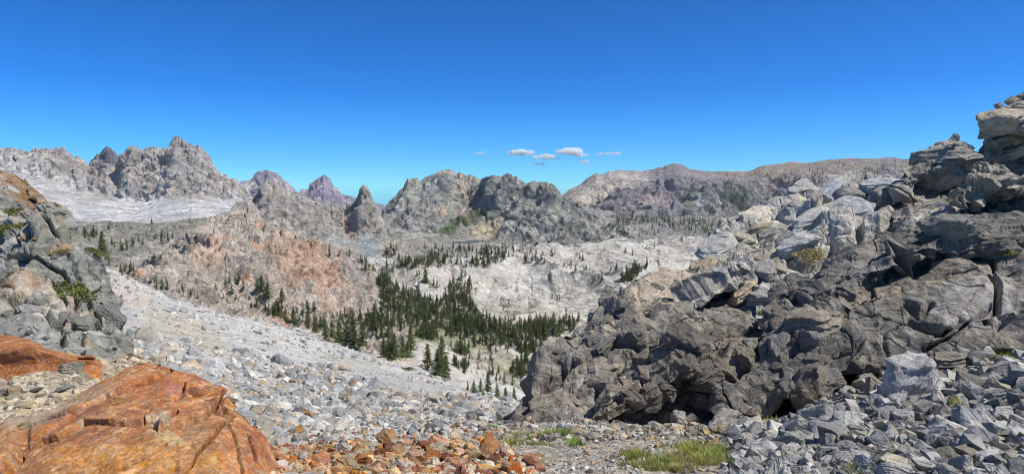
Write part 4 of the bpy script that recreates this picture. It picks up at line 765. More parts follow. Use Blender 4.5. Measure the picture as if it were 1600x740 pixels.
def hit(x, y):
    iy, ix = int(np.clip(y // BW, 0, ZB.shape[0] - 1)), int(np.clip(x // BW, 0, ZB.shape[1] - 1))
    if ZB[iy, ix] > 1e8: return None
    return ZI[iy, ix], ZB[iy, ix], SNAMES[ZN[iy, ix]]

# ------------------------------------------------------------------ lake
zL = ZLAKE - .5
lk = []
for a in range(28):
    t = a / 28 * 2 * math.pi; x = 726 + 23 * math.cos(t) * (1 + .12 * math.sin(3 * t)); y = 376 + 3.6 * math.sin(t) * (1 + .2 * math.cos(2 * t))
    p = PX(x, y, 1); k = zL / p[2]; lk.append((p * k).tolist())
bm = bmesh.new(); vs_ = [bm.verts.new(p) for p in lk]; bm.faces.new(vs_); me = bpy.data.meshes.new('lake'); bm.to_mesh(me); bm.free()
mw = bpy.data.materials.new('lake_water'); mw.use_nodes = True; bb = mw.node_tree.nodes['Principled BSDF']; bb.inputs['Base Color'].default_value = (.02, .05, .07, 1); bb.inputs['Roughness'].default_value = .25
me.materials.append(mw); lake = link(bpy.data.objects.new('lake', me)); tag(lake, kind='structure')

# ------------------------------------------------------------------ conifers

def conifer(seed, n, slim=.17, bare=.12, tint=(.05, .085, .03), brown=.0, ragged=.3):
    """unit-height tree: crown faces and trunk as arrays"""
    r = np.random.RandomState(seed); V, Fc, Cc = [], [], []
    nb = max(14, n // 9)
    for b in range(nb):
        z = bare + (1 - bare) * (b + r.rand()) / nb
        rr = slim * ((1 - z) / (1 - bare)) ** .75 * (.75 + ragged * r.randn() * .6) + .012
        a = r.rand() * 6.28
        for k in range(max(3, n // nb)):
            t = r.rand() ** .6; aa = a + r.normal(0, .38)
            c = np.array([rr * t * math.cos(aa), rr * t * math.sin(aa), z - .30 * rr * t + r.normal(0, .006)])
            s = (.042 + .036 * r.rand()) * (.55 + .6 * (1 - z)) * (160 / n) ** .33
            d1 = r.normal(0, 1, 3); d1[2] *= .4; d1 /= np.linalg.norm(d1); d2 = np.cross(d1, r.normal(0, 1, 3)); d2 /= np.linalg.norm(d2)
            i = len(V); V += [c - d1 * s, c + d1 * s * .9 + d2 * s * .3, c + d2 * s * 1.2 - np.array([0, 0, s * .3])]; Fc.append((i, i + 1, i + 2))
            cc = np.array(tint) * r.uniform(.6, 1.5)
            if r.rand() < brown: cc = np.array([.15, .085, .04]) * r.uniform(.7, 1.3)
            Cc += [cc] * 3
    tv, tf = [], []
    for j, (z, q) in enumerate(((-.03, .017), (.25, .013), (.6, .008), (.96, .002))):
        for k in range(6): tv.append((q * math.cos(k * 1.047) + .004 * math.sin(z * 9), q * math.sin(k * 1.047), z))
    for j in range(3):
        for k in range(6):
            a_, b_ = j * 6 + k, j * 6 + (k + 1) % 6; tf += [(a_, b_, b_ + 6), (a_, b_ + 6, a_ + 6)]
    return np.array(V, F32), np.array(Fc, np.int32), np.array(Cc, F32), np.array(tv, F32), np.array(tf, np.int32)
GRN = [(.098, .140, .050), (.125, .165, .052), (.084, .120, .052), (.175, .185, .062)]
def tree_meshes(tag_, n, k, **kw):
    out = []
    for i in range(k):
        V, Fc, Cc, tv, tf = conifer(900 + i * 7 + n, n, slim=(.16, .2, .14, .23)[i % 4], tint=GRN[i % 4], bare=(.08, .14, .05, .2)[i % 4], **kw)
        out.append((V, Fc, Cc, tv, tf))
    return out
NEARC = [conifer(701 + i, 1500, slim=s_, bare=b_, tint=g_, ragged=.45) for i, (s_, b_, g_) in enumerate([(.20, .07, GRN[1]), (.24, .10, GRN[0]), (.17, .12, GRN[3]), (.28, .04, GRN[1])])]
MIDC = [conifer(741 + i, 260, slim=s_, bare=b_, tint=g_) for i, (s_, b_, g_) in enumerate([(.17, .06, GRN[0]), (.20, .12, GRN[1]), (.13, .18, GRN[2]), (.23, .05, GRN[3]), (.19, .1, GRN[0]), (.16, .2, (.125, .14, .05)), (.26, .04, GRN[1]), (.14, .1, (.09, .115, .045))])]
DEADC = [conifer(761 + i, 200, slim=.18, bare=.15, tint=(.14, .085, .045), brown=.4) for i in range(2)]
FARC = [conifer(781 + i, 44, slim=s_, bare=.05, tint=g_) for i, (s_, g_) in enumerate([(.22, GRN[0]), (.26, GRN[2]), (.30, GRN[1])])] + [conifer(791, 44, slim=.26, bare=.05, tint=(.13, .085, .05))]
def mk(name, V, Fc, Cc, mat):
    o = mesh_np(name, V, Fc, mat, Cc); me = o.data; C.collection.objects.unlink(o); bpy.data.objects.remove(o); return me
def both(v):
    V, Fc, Cc, tv, tf = v
    return np.concatenate([V, tv]), np.concatenate([Fc, tf + len(V)]), np.concatenate([Cc, np.repeat(np.array([[.17, .12, .09]], F32), len(tv), 0)])
NEAR_ME = [(mk('crown', v[0], v[1], v[2], M_NEEDLE), mk('trunk', v[3], v[4], np.repeat(np.array([[.16, .11, .08]]), len(v[3]), 0), M_BARK)) for v in NEARC]
MID_ME = [mk('pine_tree', *both(v), M_NEEDLE) for v in MIDC]; DEAD_ME = [mk('pine_tree', *both(v), M_NEEDLE) for v in DEADC]
TREES = []      # (hpx, x, y, point, D, label, group, dead)
tr_ = random.Random(77)
def plant(x, y, hp, label, group=None, dead=False, big=None, ok=None):
    h = hit(x, y)
    if h is None or h[1] < 50 or (ok and not ok(h[2])): return
    TREES.append((hp, x, y, h[0], h[1], label, group, dead, big))
def grove(poly, n, lo, hi, label, group, dead=.0, clump=0, seed=0):
    r = random.Random(seed + 500); f = inpoly(poly); xs_ = [p[0] for p in poly]; ys_ = [p[1] for p in poly]; c = 0; g_ = 0
    cl = [(r.uniform(min(xs_), max(xs_)), r.uniform(min(ys_), max(ys_))) for _ in range(clump)]
    while c < n and g_ < n * 60:
        g_ += 1
        if clump and r.random() < .8:
            a = r.choice(cl); x, y = a[0] + r.gauss(0, 9), a[1] + r.gauss(0, 3.5)
        else: x, y = r.uniform(min(xs_), max(xs_)), r.uniform(min(ys_), max(ys_))
        if not f(x, y): continue
        plant(x, y, lo * .62 + (hi * 1.12 - lo * .62) * r.random() ** 1.7, label, group, r.random() < dead); c += 1
# single trees one can point to
for (x, y, h, v, lab) in [(690, 587, 56, 0, 'tallest dark green pine of the pair standing on the pale spur below the scree'), (669, 577, 37, 2, 'shorter yellow-green pine of the pair standing on the pale spur'),
        (684, 588, 40, 1, 'dark pine crowding the foot of the tallest pine on the pale spur'), (697, 590, 34, 0, 'low dark pine at the far side of the tallest pine on the spur'),
        (606, 560, 34, 1, 'bushy dark pine in the cluster at the rim of the scree, beside bare ground'), (617, 561, 38, 3, 'broadest pine of the cluster at the rim of the scree'), (628, 556, 30, 0, 'small pointed pine closing the cluster at the rim of the scree'), (612, 552, 30, 2, 'pine rising behind the cluster at the rim of the scree'),
        (598, 556, 26, 1, 'shortest pine at the open edge of the cluster on the scree rim'), (641, 549, 36, 2, 'thin olive pine with a bare lower trunk beside the pale spur'), (636, 556, 22, 3, 'low olive bush-like pine under the thin olive pine'),
        (553, 543, 38, 1, 'dark pine in the row along the scree rim, beside a reddish trunk'), (566, 543, 36, 0, 'full dark pine ending the row along the scree rim'), (541, 540, 36, 1, 'wide dark pine in the middle of the row along the scree rim'), (530, 535, 34, 0, 'dark pine leaning over the scree rim next to the wide one'),
        (519, 530, 28, 3, 'rounded green pine on the scree rim below the orange hill'), (508, 526, 26, 1, 'short pine beginning the row along the scree rim'), (493, 518, 24, 0, 'small dark pine on the rim where the orange hill meets the scree'), (481, 513, 26, 2, 'slim pine on the rim where the orange hill meets the scree'),
        (470, 510, 24, 1, 'dark pine beside two others at the foot of the orange hill'), (458, 506, 26, 0, 'pine at the bend of the scree rim under the orange hill'), (447, 503, 20, 3, 'bushy young pine at the bend of the scree rim'),
        (160, 404, 38, 2, 'lone yellow-green pine just beyond the edge of the grey cliff'), (763, 612, 32, 0, 'tallest young pine in the green thicket on the spur'), (750, 614, 22, 3, 'bushy young pine in the green thicket on the spur'), (776, 618, 20, 3, 'low young pine in the green thicket near the dark spur'),
        (740, 612, 18, 3, 'small spreading young pine at the near end of the green thicket'), (788, 622, 18, 1, 'small dark pine at the far end of the green thicket'), (803, 625, 20, 0, 'last small pine of the thicket, next to the rock spur'), (730, 608, 14, 3, 'lowest shrub-like pine starting the green thicket'),
        (815, 572, 24, 2, 'olive pine standing alone on the pale slabs by the rock spur'), (822, 566, 20, 0, 'dark pine beside the olive one on the pale slabs'), (408, 462, 30, 1, 'dark bushy pine in a hollow of the orange hill'), (418, 466, 24, 0, 'second dark pine in the hollow of the orange hill'), (402, 455, 18, 3, 'small round pine above the hollow of the orange hill'),
        (440, 470, 20, 2, 'slim pine low on the orange hill beside a gully'), (363, 458, 14, 1, 'small pine on bare pink rock of the orange hill'), (380, 452, 13, 0, 'tiny pine on a ledge of the orange hill'), (515, 400, 14, 1, 'small dark tree on the shoulder of the orange hill'),
        (253, 378, 14, 3, 'round dark juniper high on the grey shelf'), (262, 376, 14, 1, 'dark tree beside the round juniper on the grey shelf'), (665, 440, 22, 0, 'tall dark pine between two pale domes above the forest'), (1010, 416, 14, 0, 'dark pine at the top of the cleft in the granite dome')]:
    plant(x, y, h * 1.15, lab, None, False, v)
G1 = 'pines of the dense valley forest'
grove([(588, 440), (606, 436), (625, 452), (660, 466), (690, 470), (700, 448), (722, 450), (738, 470), (752, 495), (800, 508), (860, 500), (905, 500), (900, 520), (840, 530), (800, 540), (760, 540), (720, 530), (690, 520), (640, 520), (590, 510), (560, 500), (600, 480)], 1500, 8, 16, 'dark green pine in the dense forest filling the valley', G1, .03, 0, 1)
grove([(640, 500), (720, 500), (800, 535), (860, 540), (880, 560), (840, 580), (790, 575), (740, 562), (690, 540), (640, 525)], 420, 10, 19, 'pine in the lower part of the valley forest among pale slabs', 'pines on the near side of the valley forest', .04, 10, 2)
grove([(380, 480), (450, 475), (540, 495), (600, 500), (640, 515), (600, 530), (540, 520), (450, 500)], 200, 9, 18, 'pine at the foot of the orange hill, outer edge of the forest', 'pines along the foot of the orange hill', .06, 12, 3)
grove([(735, 515), (900, 500), (925, 520), (900, 560), (860, 580), (780, 560)], 420, 8, 18, 'pine between rounded pale slabs on the valley floor', 'pines between the valley slabs', .12, 9, 4)
grove([(600, 385), (700, 385), (780, 396), (800, 405), (760, 416), (690, 420), (600, 418)], 420, 6, 12, 'small dark pine on the bench beyond the pale domes', 'pines on the bench below the lake', .12, 16, 5)
grove([(735, 384), (800, 384), (840, 396), (800, 406), (745, 400)], 90, 6, 11, 'reddish or dark pine on the bench near the small lake', 'pines near the small lake', .35, 8, 6)
grove([(700, 560), (760, 575), (860, 575), (870, 600), (800, 605), (730, 590)], 200, 9, 19, 'pine on the near side of the valley floor, above the pale spur', 'pines above the pale spur', .1, 8, 60)
grove([(705, 430), (735, 430), (740, 470), (700, 470)], 26, 10, 18, 'pine at the edge of the forest against the granite dome', 'pines against the dome', .3, 3, 7)
grove([(925, 478), (950, 455), (985, 425), (1015, 408), (1020, 414), (975, 462), (945, 490)], 120, 9, 17, 'pine growing in the diagonal cleft of the granite dome', 'pines in the cleft of the dome', .05, 10, 8)
for k, (x, y, n) in enumerate([(828, 408, 12), (985, 395, 6), (1000, 440, 6), (870, 470, 7), (790, 480, 8), (812, 500, 10), (620, 455, 8), (842, 408, 5), (888, 416, 9), (903, 406, 8), (908, 424, 3), (932, 438, 10), (845, 396, 6), (870, 395, 6), (760, 398, 6), (800, 452, 2), (855, 440, 2), (960, 420, 5), (655, 430, 6), (680, 445, 8)]):
    grove([(x - 9, y - 4), (x + 9, y - 4), (x + 9, y + 4), (x - 9, y + 4)], n, 6, 12, 'small pine on the bare crest of the pale granite dome', 'small pines on the domes', .35, 0, 20 + k)
grove([(120, 352), (330, 345), (300, 375), (260, 400), (215, 440), (150, 420), (130, 380)], 190, 5, 12, 'dark shrubby tree scattered over the grey shelf', 'shrubby trees on the grey shelf', .0, 14, 40)
grove([(225, 440), (300, 440), (320, 470), (250, 458)], 46, 6, 13, 'dark shrubby pine in the gully below the grey shelf', 'shrubby pines in the gully', .05, 6, 41)
grove([(330, 440), (480, 440), (500, 495), (340, 475)], 40, 7, 16, 'pine scattered low on the orange hill', 'pines on the orange hill', .05, 8, 42)
grove([(500, 390), (570, 402), (590, 430), (560, 425), (510, 400)], 30, 7, 12, 'pine on the ridge line of the orange hill', 'pines along the orange ridge line', .0, 4, 43)
grove([(590, 425), (606, 425), (612, 445), (596, 450)], 14, 10, 16, 'pine at the top corner of the valley forest', G1, .0, 0, 44)
grove([(960, 340), (1010, 338), (1060, 344), (1180, 342), (1220, 355), (1180, 372), (1120, 372), (1060, 358), (1010, 350), (965, 352)], 620, 5, 9, 'far dark tree on the wooded shelf', 'trees on the far wooded shelf', .0, 0, 45)
grove([(950, 350), (1180, 350), (1160, 392), (1000, 392)], 220, 4, 8, 'far tree among grey knolls', 'trees among the grey knolls', .2, 22, 46)
grove([(1100, 300), (1170, 290), (1215, 335), (1200, 352), (1110, 350)], 170, 4, 8, 'far tree in the wooded ravine of the long rim', 'trees in the far ravine', .0, 8, 47)
grove([(1190, 262), (1300, 254), (1440, 252), (1440, 300), (1330, 300), (1240, 290), (1180, 275)], 560, 3, 5.5, 'far tree dotted on the long plateau', 'trees on the far plateau', .35, 50, 48)
grove([(1050, 268), (1190, 270), (1240, 300), (1180, 310), (1060, 285)], 110, 2.5, 4.5, 'far tree on the upper slope of the long rim', 'trees on the far slope', .4, 20, 49)
grove([(745, 278), (860, 285), (900, 320), (940, 345), (860, 345), (760, 300)], 110, 2, 4, 'tiny dark tree on the central massif', 'trees on the central massif', .1, 22, 50)
grove([(690, 270), (750, 280), (740, 286), (700, 276)], 24, 2, 4, 'tiny tree', 'trees on the central massif', 0, 5, 51)
TREES.sort(key=lambda t: (t[8] is None, -t[0]))
ti = 0; FV, FF, FC = [], [], []; fn = 0
for (hp, x, y, p, D, lab, grp, dead, big) in TREES:
    h = hp * D / FPX; rz = tr_.uniform(0, 6.28); wx = tr_.uniform(1.15, 1.6)
    if big is not None and hp >= 18:
        e = empty('pine_tree', p.tolist(), rz); tag(e, lab, 'pine tree', 'pines that stand singly or in small clusters')
        cm, tm = NEAR_ME[big % 4]
        e.scale = (h * wx, h * wx, h)
        for nm, me in (('crown', cm), ('trunk', tm)): link(bpy.data.objects.new(nm, me), e)
        ti += 1
    elif ti < 298:
        me = tr_.choice(DEAD_ME) if dead else tr_.choice(MID_ME)
        o = link(bpy.data.objects.new('pine_tree', me)); o.location = p.tolist(); o.scale = (h * wx, h * wx, h); o.rotation_euler = (0, 0, rz)
        if dead: lab = lab.replace('dark green ', '').replace('reddish or dark ', '') .replace('pine', 'rusty brown dead pine', 1)
        tag(o, lab, 'pine tree', (grp or 'pines that stand singly or in small clusters') + (', dead ones' if dead else '')); ti += 1
    else:
        v = (FARC[3] if dead else FARC[tr_.randrange(3)]) if hp < 9 else (DEADC[0] if dead else MIDC[tr_.randrange(8)])
        V, Fc, Cc = both(v); c, s = math.cos(rz), math.sin(rz)
        W = np.stack([(V[:, 0] * c - V[:, 1] * s) * h * wx, (V[:, 0] * s + V[:, 1] * c) * h * wx, V[:, 2] * h], 1) + p
        FV.append(W); FF.append(Fc + fn); FC.append(Cc); fn += len(V)
tag(mesh_np('forest', np.concatenate(FV), np.concatenate(FF), M_NEEDLE, np.concatenate(FC)), kind='stuff')

# ------------------------------------------------------------------ single stones
LAND = [(200, 640, 'the huge orange boulder'), (1415, 612, 'the pale grey boulder'), (1310, 655, 'the blocky pale boulder'), (1120, 655, 'the whitish crumbling outcrop'), (1350, 520, 'the largest dark outcrop'),
        (1000, 600, 'the overhanging brown blocks'), (850, 640, 'the grey-brown spur'), (1250, 390, 'the splintered ledges'), (60, 560, 'the rusty red boulder'), (655, 597, 'the lone green shrub'), (100, 480, 'the grey cliff'), (690, 570, 'the tallest pine'),
        (550, 625, 'the blue-grey block'), (1065, 715, 'the yellow-green grass'), (365, 563, 'the white stone'), (1490, 640, 'the mustard-coloured stone'), (1575, 560, 'the grass under the wall'), (900, 690, 'the bright green tuft')]
def where(x, y):
    d = sorted((math.hypot(x - a, (y - b) * 1.5), a, b, n) for a, b, n in LAND)[0]
    dx, dy = x - d[1], y - d[2]
    rel = ('beyond' if dy < 0 else 'before') if abs(dy) * 1.4 > abs(dx) else 'beside'
    far = 'right ' if d[0] < 45 else ('' if d[0] < 130 else 'some way ')
    side = (', on its left' if dx < -25 else ', on its right' if dx > 25 else '')
    return far + rel + ' ' + d[3] + side
def cname(c):
    r, g, b = c[:3]; l = (r + g + b) / 3
    if r > b * 2.2: return 'dark rust' if l < .2 else 'orange'
    if r > b * 1.35: return 'tan' if l > .3 else 'brown'
    if b > r * 1.03: return 'blue-grey' if l < .43 else 'pale bluish'
    return 'white' if l > .6 else 'pale grey' if l > .42 else 'mid grey' if l > .3 else 'dark grey'
sr = random.Random(9)
USED = set()
def stone(x, y, w, col, lab=None, cat='stone', name='stone', big=False, thick=1.0, sink=.0, rz=None, tilt=14, group=None, mesh=None):
    h = hit(x, y)
    if h is None: return
    D = h[1]; s = w * D / FPX * .5
    me = mesh or (BIGSTONES[sr.randrange(len(BIGSTONES))] if (big or w > 30) else STONES[sr.randrange(len(STONES))])
    o = link(bpy.data.objects.new(name, me)); th = sr.uniform(.6, 1.1) * thick
    o.scale = (s * sr.uniform(.9, 1.15), s * sr.uniform(.75, 1.1), s * th)
    o.rotation_euler = (RA(sr.gauss(0, tilt)), RA(sr.gauss(0, tilt)), sr.uniform(0, 6.28) if rz is None else rz)
    o.location = (h[0] + np.array([0, 0, s * th * (.22 - sink)])).tolist()
    k = sr.uniform(.88, 1.12); c = [q * k for q in col]; o.color = (*c, 1)
    shp = 'slab' if th < .75 else 'block' if th > 1.0 else 'stone'
    size = 'large' if w > 34 else 'fist-sized' if w < 12 else 'medium' if w > 19 else 'small'
    lb = lab or f'{size} {cname(c)} {shp} {where(x, y)}'
    if lb in USED and not lab: o['dup'] = 1; bpy.data.objects.remove(o); return None
    USED.add(lb); tag(o, lb, cat, group)
    return o
B = BIGSTONES
stone(1418, 628, 150, (.46, .45, .44), 'biggest pale grey boulder, lying in the talus below the dark outcrop', 'boulder', 'boulder', True, 1.3, -.25, .3, 5)
stone(1318, 672, 104, (.42, .42, .42), 'blocky pale grey boulder between dry grass and the talus', 'boulder', 'boulder', True, 1.2, .1, 1.2, 6)
stone(1240, 700, 90, (.36, .36, .35), 'broken light grey boulder beside the yellow-green grass', 'boulder', 'boulder', True, 1.0, .1, 2.0, 8)
stone(1130, 672, 90, (.38, .36, .33), 'crumbling whitish-tan boulder under the overhanging blocks', 'boulder', 'boulder', True, 1.4, 0, .5, 8)
stone(1060, 668, 60, (.40, .385, .36), 'smaller whitish boulder at the foot of the brown blocks', 'boulder', 'boulder', True, 1.2, 0, 1.5, 8)
stone(1100, 632, 60, (.41, .39, .36), 'whitish boulder wedged up against the overhanging blocks', 'boulder', 'boulder', True, 1.5, 0, 2.5, 10)
stone(1480, 562, 90, (.24, .22, .19), 'brown rounded boulder under the dark wall, behind the pale boulder', 'boulder', 'boulder', True, .8, .1, .1, 6)
stone(1507, 548, 22, (.62, .63, .64), 'bright white angular stone perched on the brown boulder')
stone(1430, 662, 34, (.50, .51, .50), 'round pale stone just in front of the biggest pale boulder')
stone(1490, 645, 48, (.36, .31, .15), 'mustard-coloured upright stone in the grey talus', tilt=25, thick=1.4)
stone(1403, 715, 34, (.38, .36, .24), 'yellowish lichened stone near dry grass in the talus')
stone(1475, 722, 80, (.27, .25, .21), 'large brown slab low in the talus', 'slab', thick=.8, big=True)
stone(1352, 735, 50, (.24, .23, .22), 'dark brown block at the lower edge of the talus', thick=1.2)
stone(1460, 640, 66, (.45, .46, .47), 'long tilted pale slab beside the mustard-coloured stone', thick=.6, tilt=25)
stone(1560, 700, 50, (.60, .60, .58), 'whitest flat block in the talus near the frame edge', thick=.9)
stone(1590, 668, 50, (.44, .46, .49), 'blue-grey wedge leaning among dark gaps in the talus', tilt=30)
stone(552, 624, 36, (.40, .42, .44), 'flat blue-grey block lying on the scree', thick=.7, rz=.2)
stone(365, 564, 22, (.68, .67, .64), 'white triangular stone alone on the scree', thick=.6)
stone(512, 618, 22, (.44, .44, .44), 'square pale block just above the rust-coloured stones')
stone(592, 613, 16, (.30, .31, .32), 'dark grey cube-like block on the smooth scree', thick=1.2)
stone(386, 552, 26, (.30, .31, .32), 'dark boulder high on the left part of the scree', thick=1.1)
stone(618, 662, 40, (.38, .38, .375), 'cracked grey boulder partly buried in the scree', 'boulder', 'boulder', True)
stone(688, 620, 30, (.42, .34, .27), 'pinkish block on the smooth scree')
stone(735, 658, 26, (.22, .22, .22), 'dark grey pointed block near the pass edge', thick=1.5)
stone(36, 662, 22, (.42, .36, .20), 'small olive cube sitting on the huge orange boulder', thick=1.3, tilt=6)
stone(210, 562, 34, (.44, .30, .17), 'tan knob on top of the huge orange boulder', thick=.9)
stone(363, 626, 26, (.36, .30, .20), 'lichened chip wedged in the crack at the shoulder of the orange boulder', thick=1.2)
stone(110, 578, 50, (.42, .38, .30), 'tan angular block between the two orange boulders', thick=1.0)
stone(135, 560, 30, (.38, .18, .09), 'rust block beside the rusty red boulder')
ORS = [(.40, .17, .07), (.48, .25, .11), (.30, .12, .06), (.50, .32, .17), (.24, .10, .07), (.46, .36, .24)]
for i in range(110):
    x = sr.uniform(405, 850); y = sr.uniform(688, 738) if x < 720 else sr.uniform(700, 738)
    if hit(x, y) and hit(x, y)[2].startswith('rock_face'): continue
    stone(x, y, 14 + 46 * sr.random() ** 2.2, sr.choice(ORS), tilt=22, thick=.7, group='rust-coloured stones across the foreground')
GS = [(.40, .40, .395), (.33, .335, .345), (.48, .465, .44), (.27, .275, .275), (.40, .365, .30), (.19, .185, .175), (.36, .38, .40)]
ft = inpoly(tal_poly := [(1160, 740), (1180, 700), (1290, 690), (1370, 640), (1450, 600), (1500, 580), (1600, 575), (1600, 740)])
n_ = 0
while n_ < 150:
    x, y = sr.uniform(1160, 1600), sr.uniform(570, 740)
    if not ft(x, y): continue
    stone(x, y, (18 + 52 * sr.random() ** 2) * (.6 + .5 * (y - 560) / 180), sr.choice(GS), tilt=26, thick=.85, group='grey stones of the talus'); n_ += 1
for i in range(110):
    x = sr.uniform(230, 760); y = sr.uniform(560, 684)
    h = hit(x, y)
    if not h or not h[2].startswith('scree'): continue
    stone(x, y, 8 + 20 * sr.random() ** 2.4 + max(0, (y - 620)) * .12, sr.choice(GS + [(.44, .33, .25)]), tilt=20, group='larger stones on the scree slope')
for i in range(24):
    x = sr.uniform(-20, 165); y = sr.uniform(572, 640); h = hit(x, y)
    if not h or not h[2].startswith('rubble'): continue
    stone(x, y, 18 + 26 * sr.random(), sr.choice([(.46, .39, .28), (.50, .43, .31), (.42, .24, .12), (.42, .41, .36)]), tilt=10, thick=.5, group='flat tan stones behind the orange boulder')
for i in range(26):
    x = sr.uniform(860, 1170); y = sr.uniform(684, 738)
    stone(x, y, 8 + 16 * sr.random() ** 2, sr.choice(GS + [(.36, .32, .27)] * 3), group='stones lying on the path gravel')

# ------------------------------------------------------------------ grass tufts and shrubs
def tuft_me(seed, n, spread, hgt, flop=.5):
    r = np.random.RandomState(seed); V, F_, Cc = [], [], []
    for b in range(n):
        a = r.rand() * 6.28; rr = spread * r.rand() ** .5 * .45; x, y = rr * math.cos(a), rr * math.sin(a); h = hgt * r.uniform(.45, 1); ln = flop * h * r.uniform(.2, 1.1); aa = a + r.normal(0, .7)
        w = .016; px_, py_ = -math.sin(aa) * w, math.cos(aa) * w; dx, dy = math.cos(aa), math.sin(aa); i = len(V)
        V += [(x - px_, y - py_, -.03), (x + px_, y + py_, -.03), (x + dx * ln * .3 - px_ * .8, y + dy * ln * .3 - py_ * .8, h * .55), (x + dx * ln * .3 + px_ * .8, y + dy * ln * .3 + py_ * .8, h * .55), (x + dx * ln, y + dy * ln, h * (1 - .25 * flop * r.rand()))]
        F_ += [(i, i + 1, i + 3), (i, i + 3, i + 2), (i + 2, i + 3, i + 4)]
    return mk('grass_tuft', np.array(V, F32), np.array(F_, np.int32), np.full((len(V), 3), .3), M_LEAF)
TUFTS = [tuft_me(i, 150, 1.0, .8, (.5, .8, 1.1)[i % 3]) for i in range(3)]
def shrub_me(seed, n, flat=.5, leaf=.05):
    r = np.random.RandomState(seed); V, F_ = [], []
    lob = [(r.normal(0, .3), r.normal(0, .25), r.uniform(.5, .8)) for _ in range(6)]
    for b in range(n):
        l = lob[r.randint(6)]; d = r.normal(0, 1, 3); d /= np.linalg.norm(d); d[2] = abs(d[2]); q = np.array([l[0], l[1], 0]) + d * np.array([.42, .42, flat * l[2]]) * r.uniform(.55, 1.05) ** .5
        u1 = r.normal(0, 1, 3); u1 /= np.linalg.norm(u1); u2 = np.cross(u1, r.normal(0, 1, 3)); u2 /= np.linalg.norm(u2); s = leaf * r.uniform(.6, 1.3); i = len(V)
        V += [q - u1 * s, q + u2 * s * .6, q + u1 * s, q - u2 * s * .6]; F_ += [(i, i + 1, i + 2), (i, i + 2, i + 3)]
    return mk('shrub', np.array(V, F32), np.array(F_, np.int32), np.full((len(V), 3), .3), M_LEAF)
SHR = [shrub_me(i + 20, 1100, (.35, .5, .3)[i]) for i in range(3)]
def veg(x, y, w, meshes, col, lab, cat, name, group=None, zs=1.0):
    h = hit(x, y)
    if h is None: return
    s = w * h[1] / FPX; o = link(bpy.data.objects.new(name, sr.choice(meshes))); o.location = h[0].tolist(); o.scale = (s, s, s * zs); o.color = (*col, 1)
    if name == 'shrub' and h[1] < 40:
        V, N, gx, gy, DD, shp = SURF[h[2]]; i = int(np.argmin(((V - h[0]) ** 2).sum(1))); nn_ = Vector(N[i].tolist()) + Vector((0, 0, .5))
        o.rotation_euler = nn_.to_track_quat('Z', 'X').to_euler(); o.scale = (s, s, s * .8)
    else: o.rotation_euler = (0, 0, sr.uniform(0, 6.28))
    return tag(o, lab, cat, group)
GG, YG, DRY = (.17, .24, .045), (.30, .30, .08), (.42, .35, .17)
for (x, y, w, c, lab) in [(816, 686, 34, GG, 'green tuft at the foot of the grey-brown spur, beside pebbles'), (796, 692, 24, YG, 'thin yellowish tuft nearest the spur tip'), (862, 684, 42, GG, 'wide fresh green tuft hard against the spur foot'), (878, 678, 26, GG, 'small green tuft behind the wide one at the spur foot'), (900, 694, 28, (.2, .3, .05), 'brightest green tuft, alone on the path gravel'),
        (768, 670, 22, GG, 'leafy tuft on the scree rim by the spur'), (784, 676, 18, YG, 'little yellow-green tuft on the scree rim'), (772, 694, 22, YG, 'sparse tuft on orange gravel'), (707, 684, 16, GG, 'tiny green tuft where orange and grey gravel meet'), (742, 712, 24, DRY, 'straw-coloured tuft among the orange stones'), (468, 694, 16, GG, 'small green sprig between orange stones'), (496, 716, 18, DRY, 'dry sprig on the orange stones'),
        (1003, 712, 36, YG, 'yellow-green tuft starting the grass patch on the path'), (985, 716, 24, GG, 'small tuft just outside the grass patch'), (1030, 724, 36, GG, 'green tuft low in the grass patch beside grey stones'), (1052, 712, 30, DRY, 'dry tuft in the middle of the grass patch'), (1078, 706, 36, YG, 'tall yellow-green tuft under the crumbling boulder'), (1100, 722, 44, YG, 'broad yellow tuft in the lower grass patch'),
        (1120, 712, 38, GG, 'greenest tuft at the far side of the grass patch'), (1138, 722, 40, YG, 'arching tuft next to the broken light grey boulder'), (1092, 694, 26, GG, 'short tuft tucked against the crumbling boulder'), (1068, 734, 36, DRY, 'straw tuft at the very bottom of the grass patch'),
        (1212, 664, 30, DRY, 'dry tuft in front of the dark hollow'), (1285, 650, 36, DRY, 'tall straw tuft leaning on the blocky pale boulder'), (1205, 672, 18, GG, 'small green shoots beneath the dry tuft by the hollow'), (1335, 742, 46, (.2, .22, .07), 'dark green spiky tuft at the bottom of the talus'), (1400, 744, 44, (.24, .23, .09), 'spiky olive tuft beside the large brown slab'),
        (1550, 572, 34, YG, 'tuft at the near end of the grass under the dark wall'), (1572, 566, 40, GG, 'tallest green tuft under the dark wall'), (1592, 572, 36, YG, 'yellowish tuft under the dark wall at the frame edge'), (1562, 580, 26, DRY, 'dry clump in front of the grass under the dark wall'), (1195, 490, 26, YG, 'pale grass clump in the gully above the brown blocks')]:
    veg(x, y, w * .95, TUFTS, c, lab, 'grass tuft', 'grass_tuft', 'grass tufts', .62)
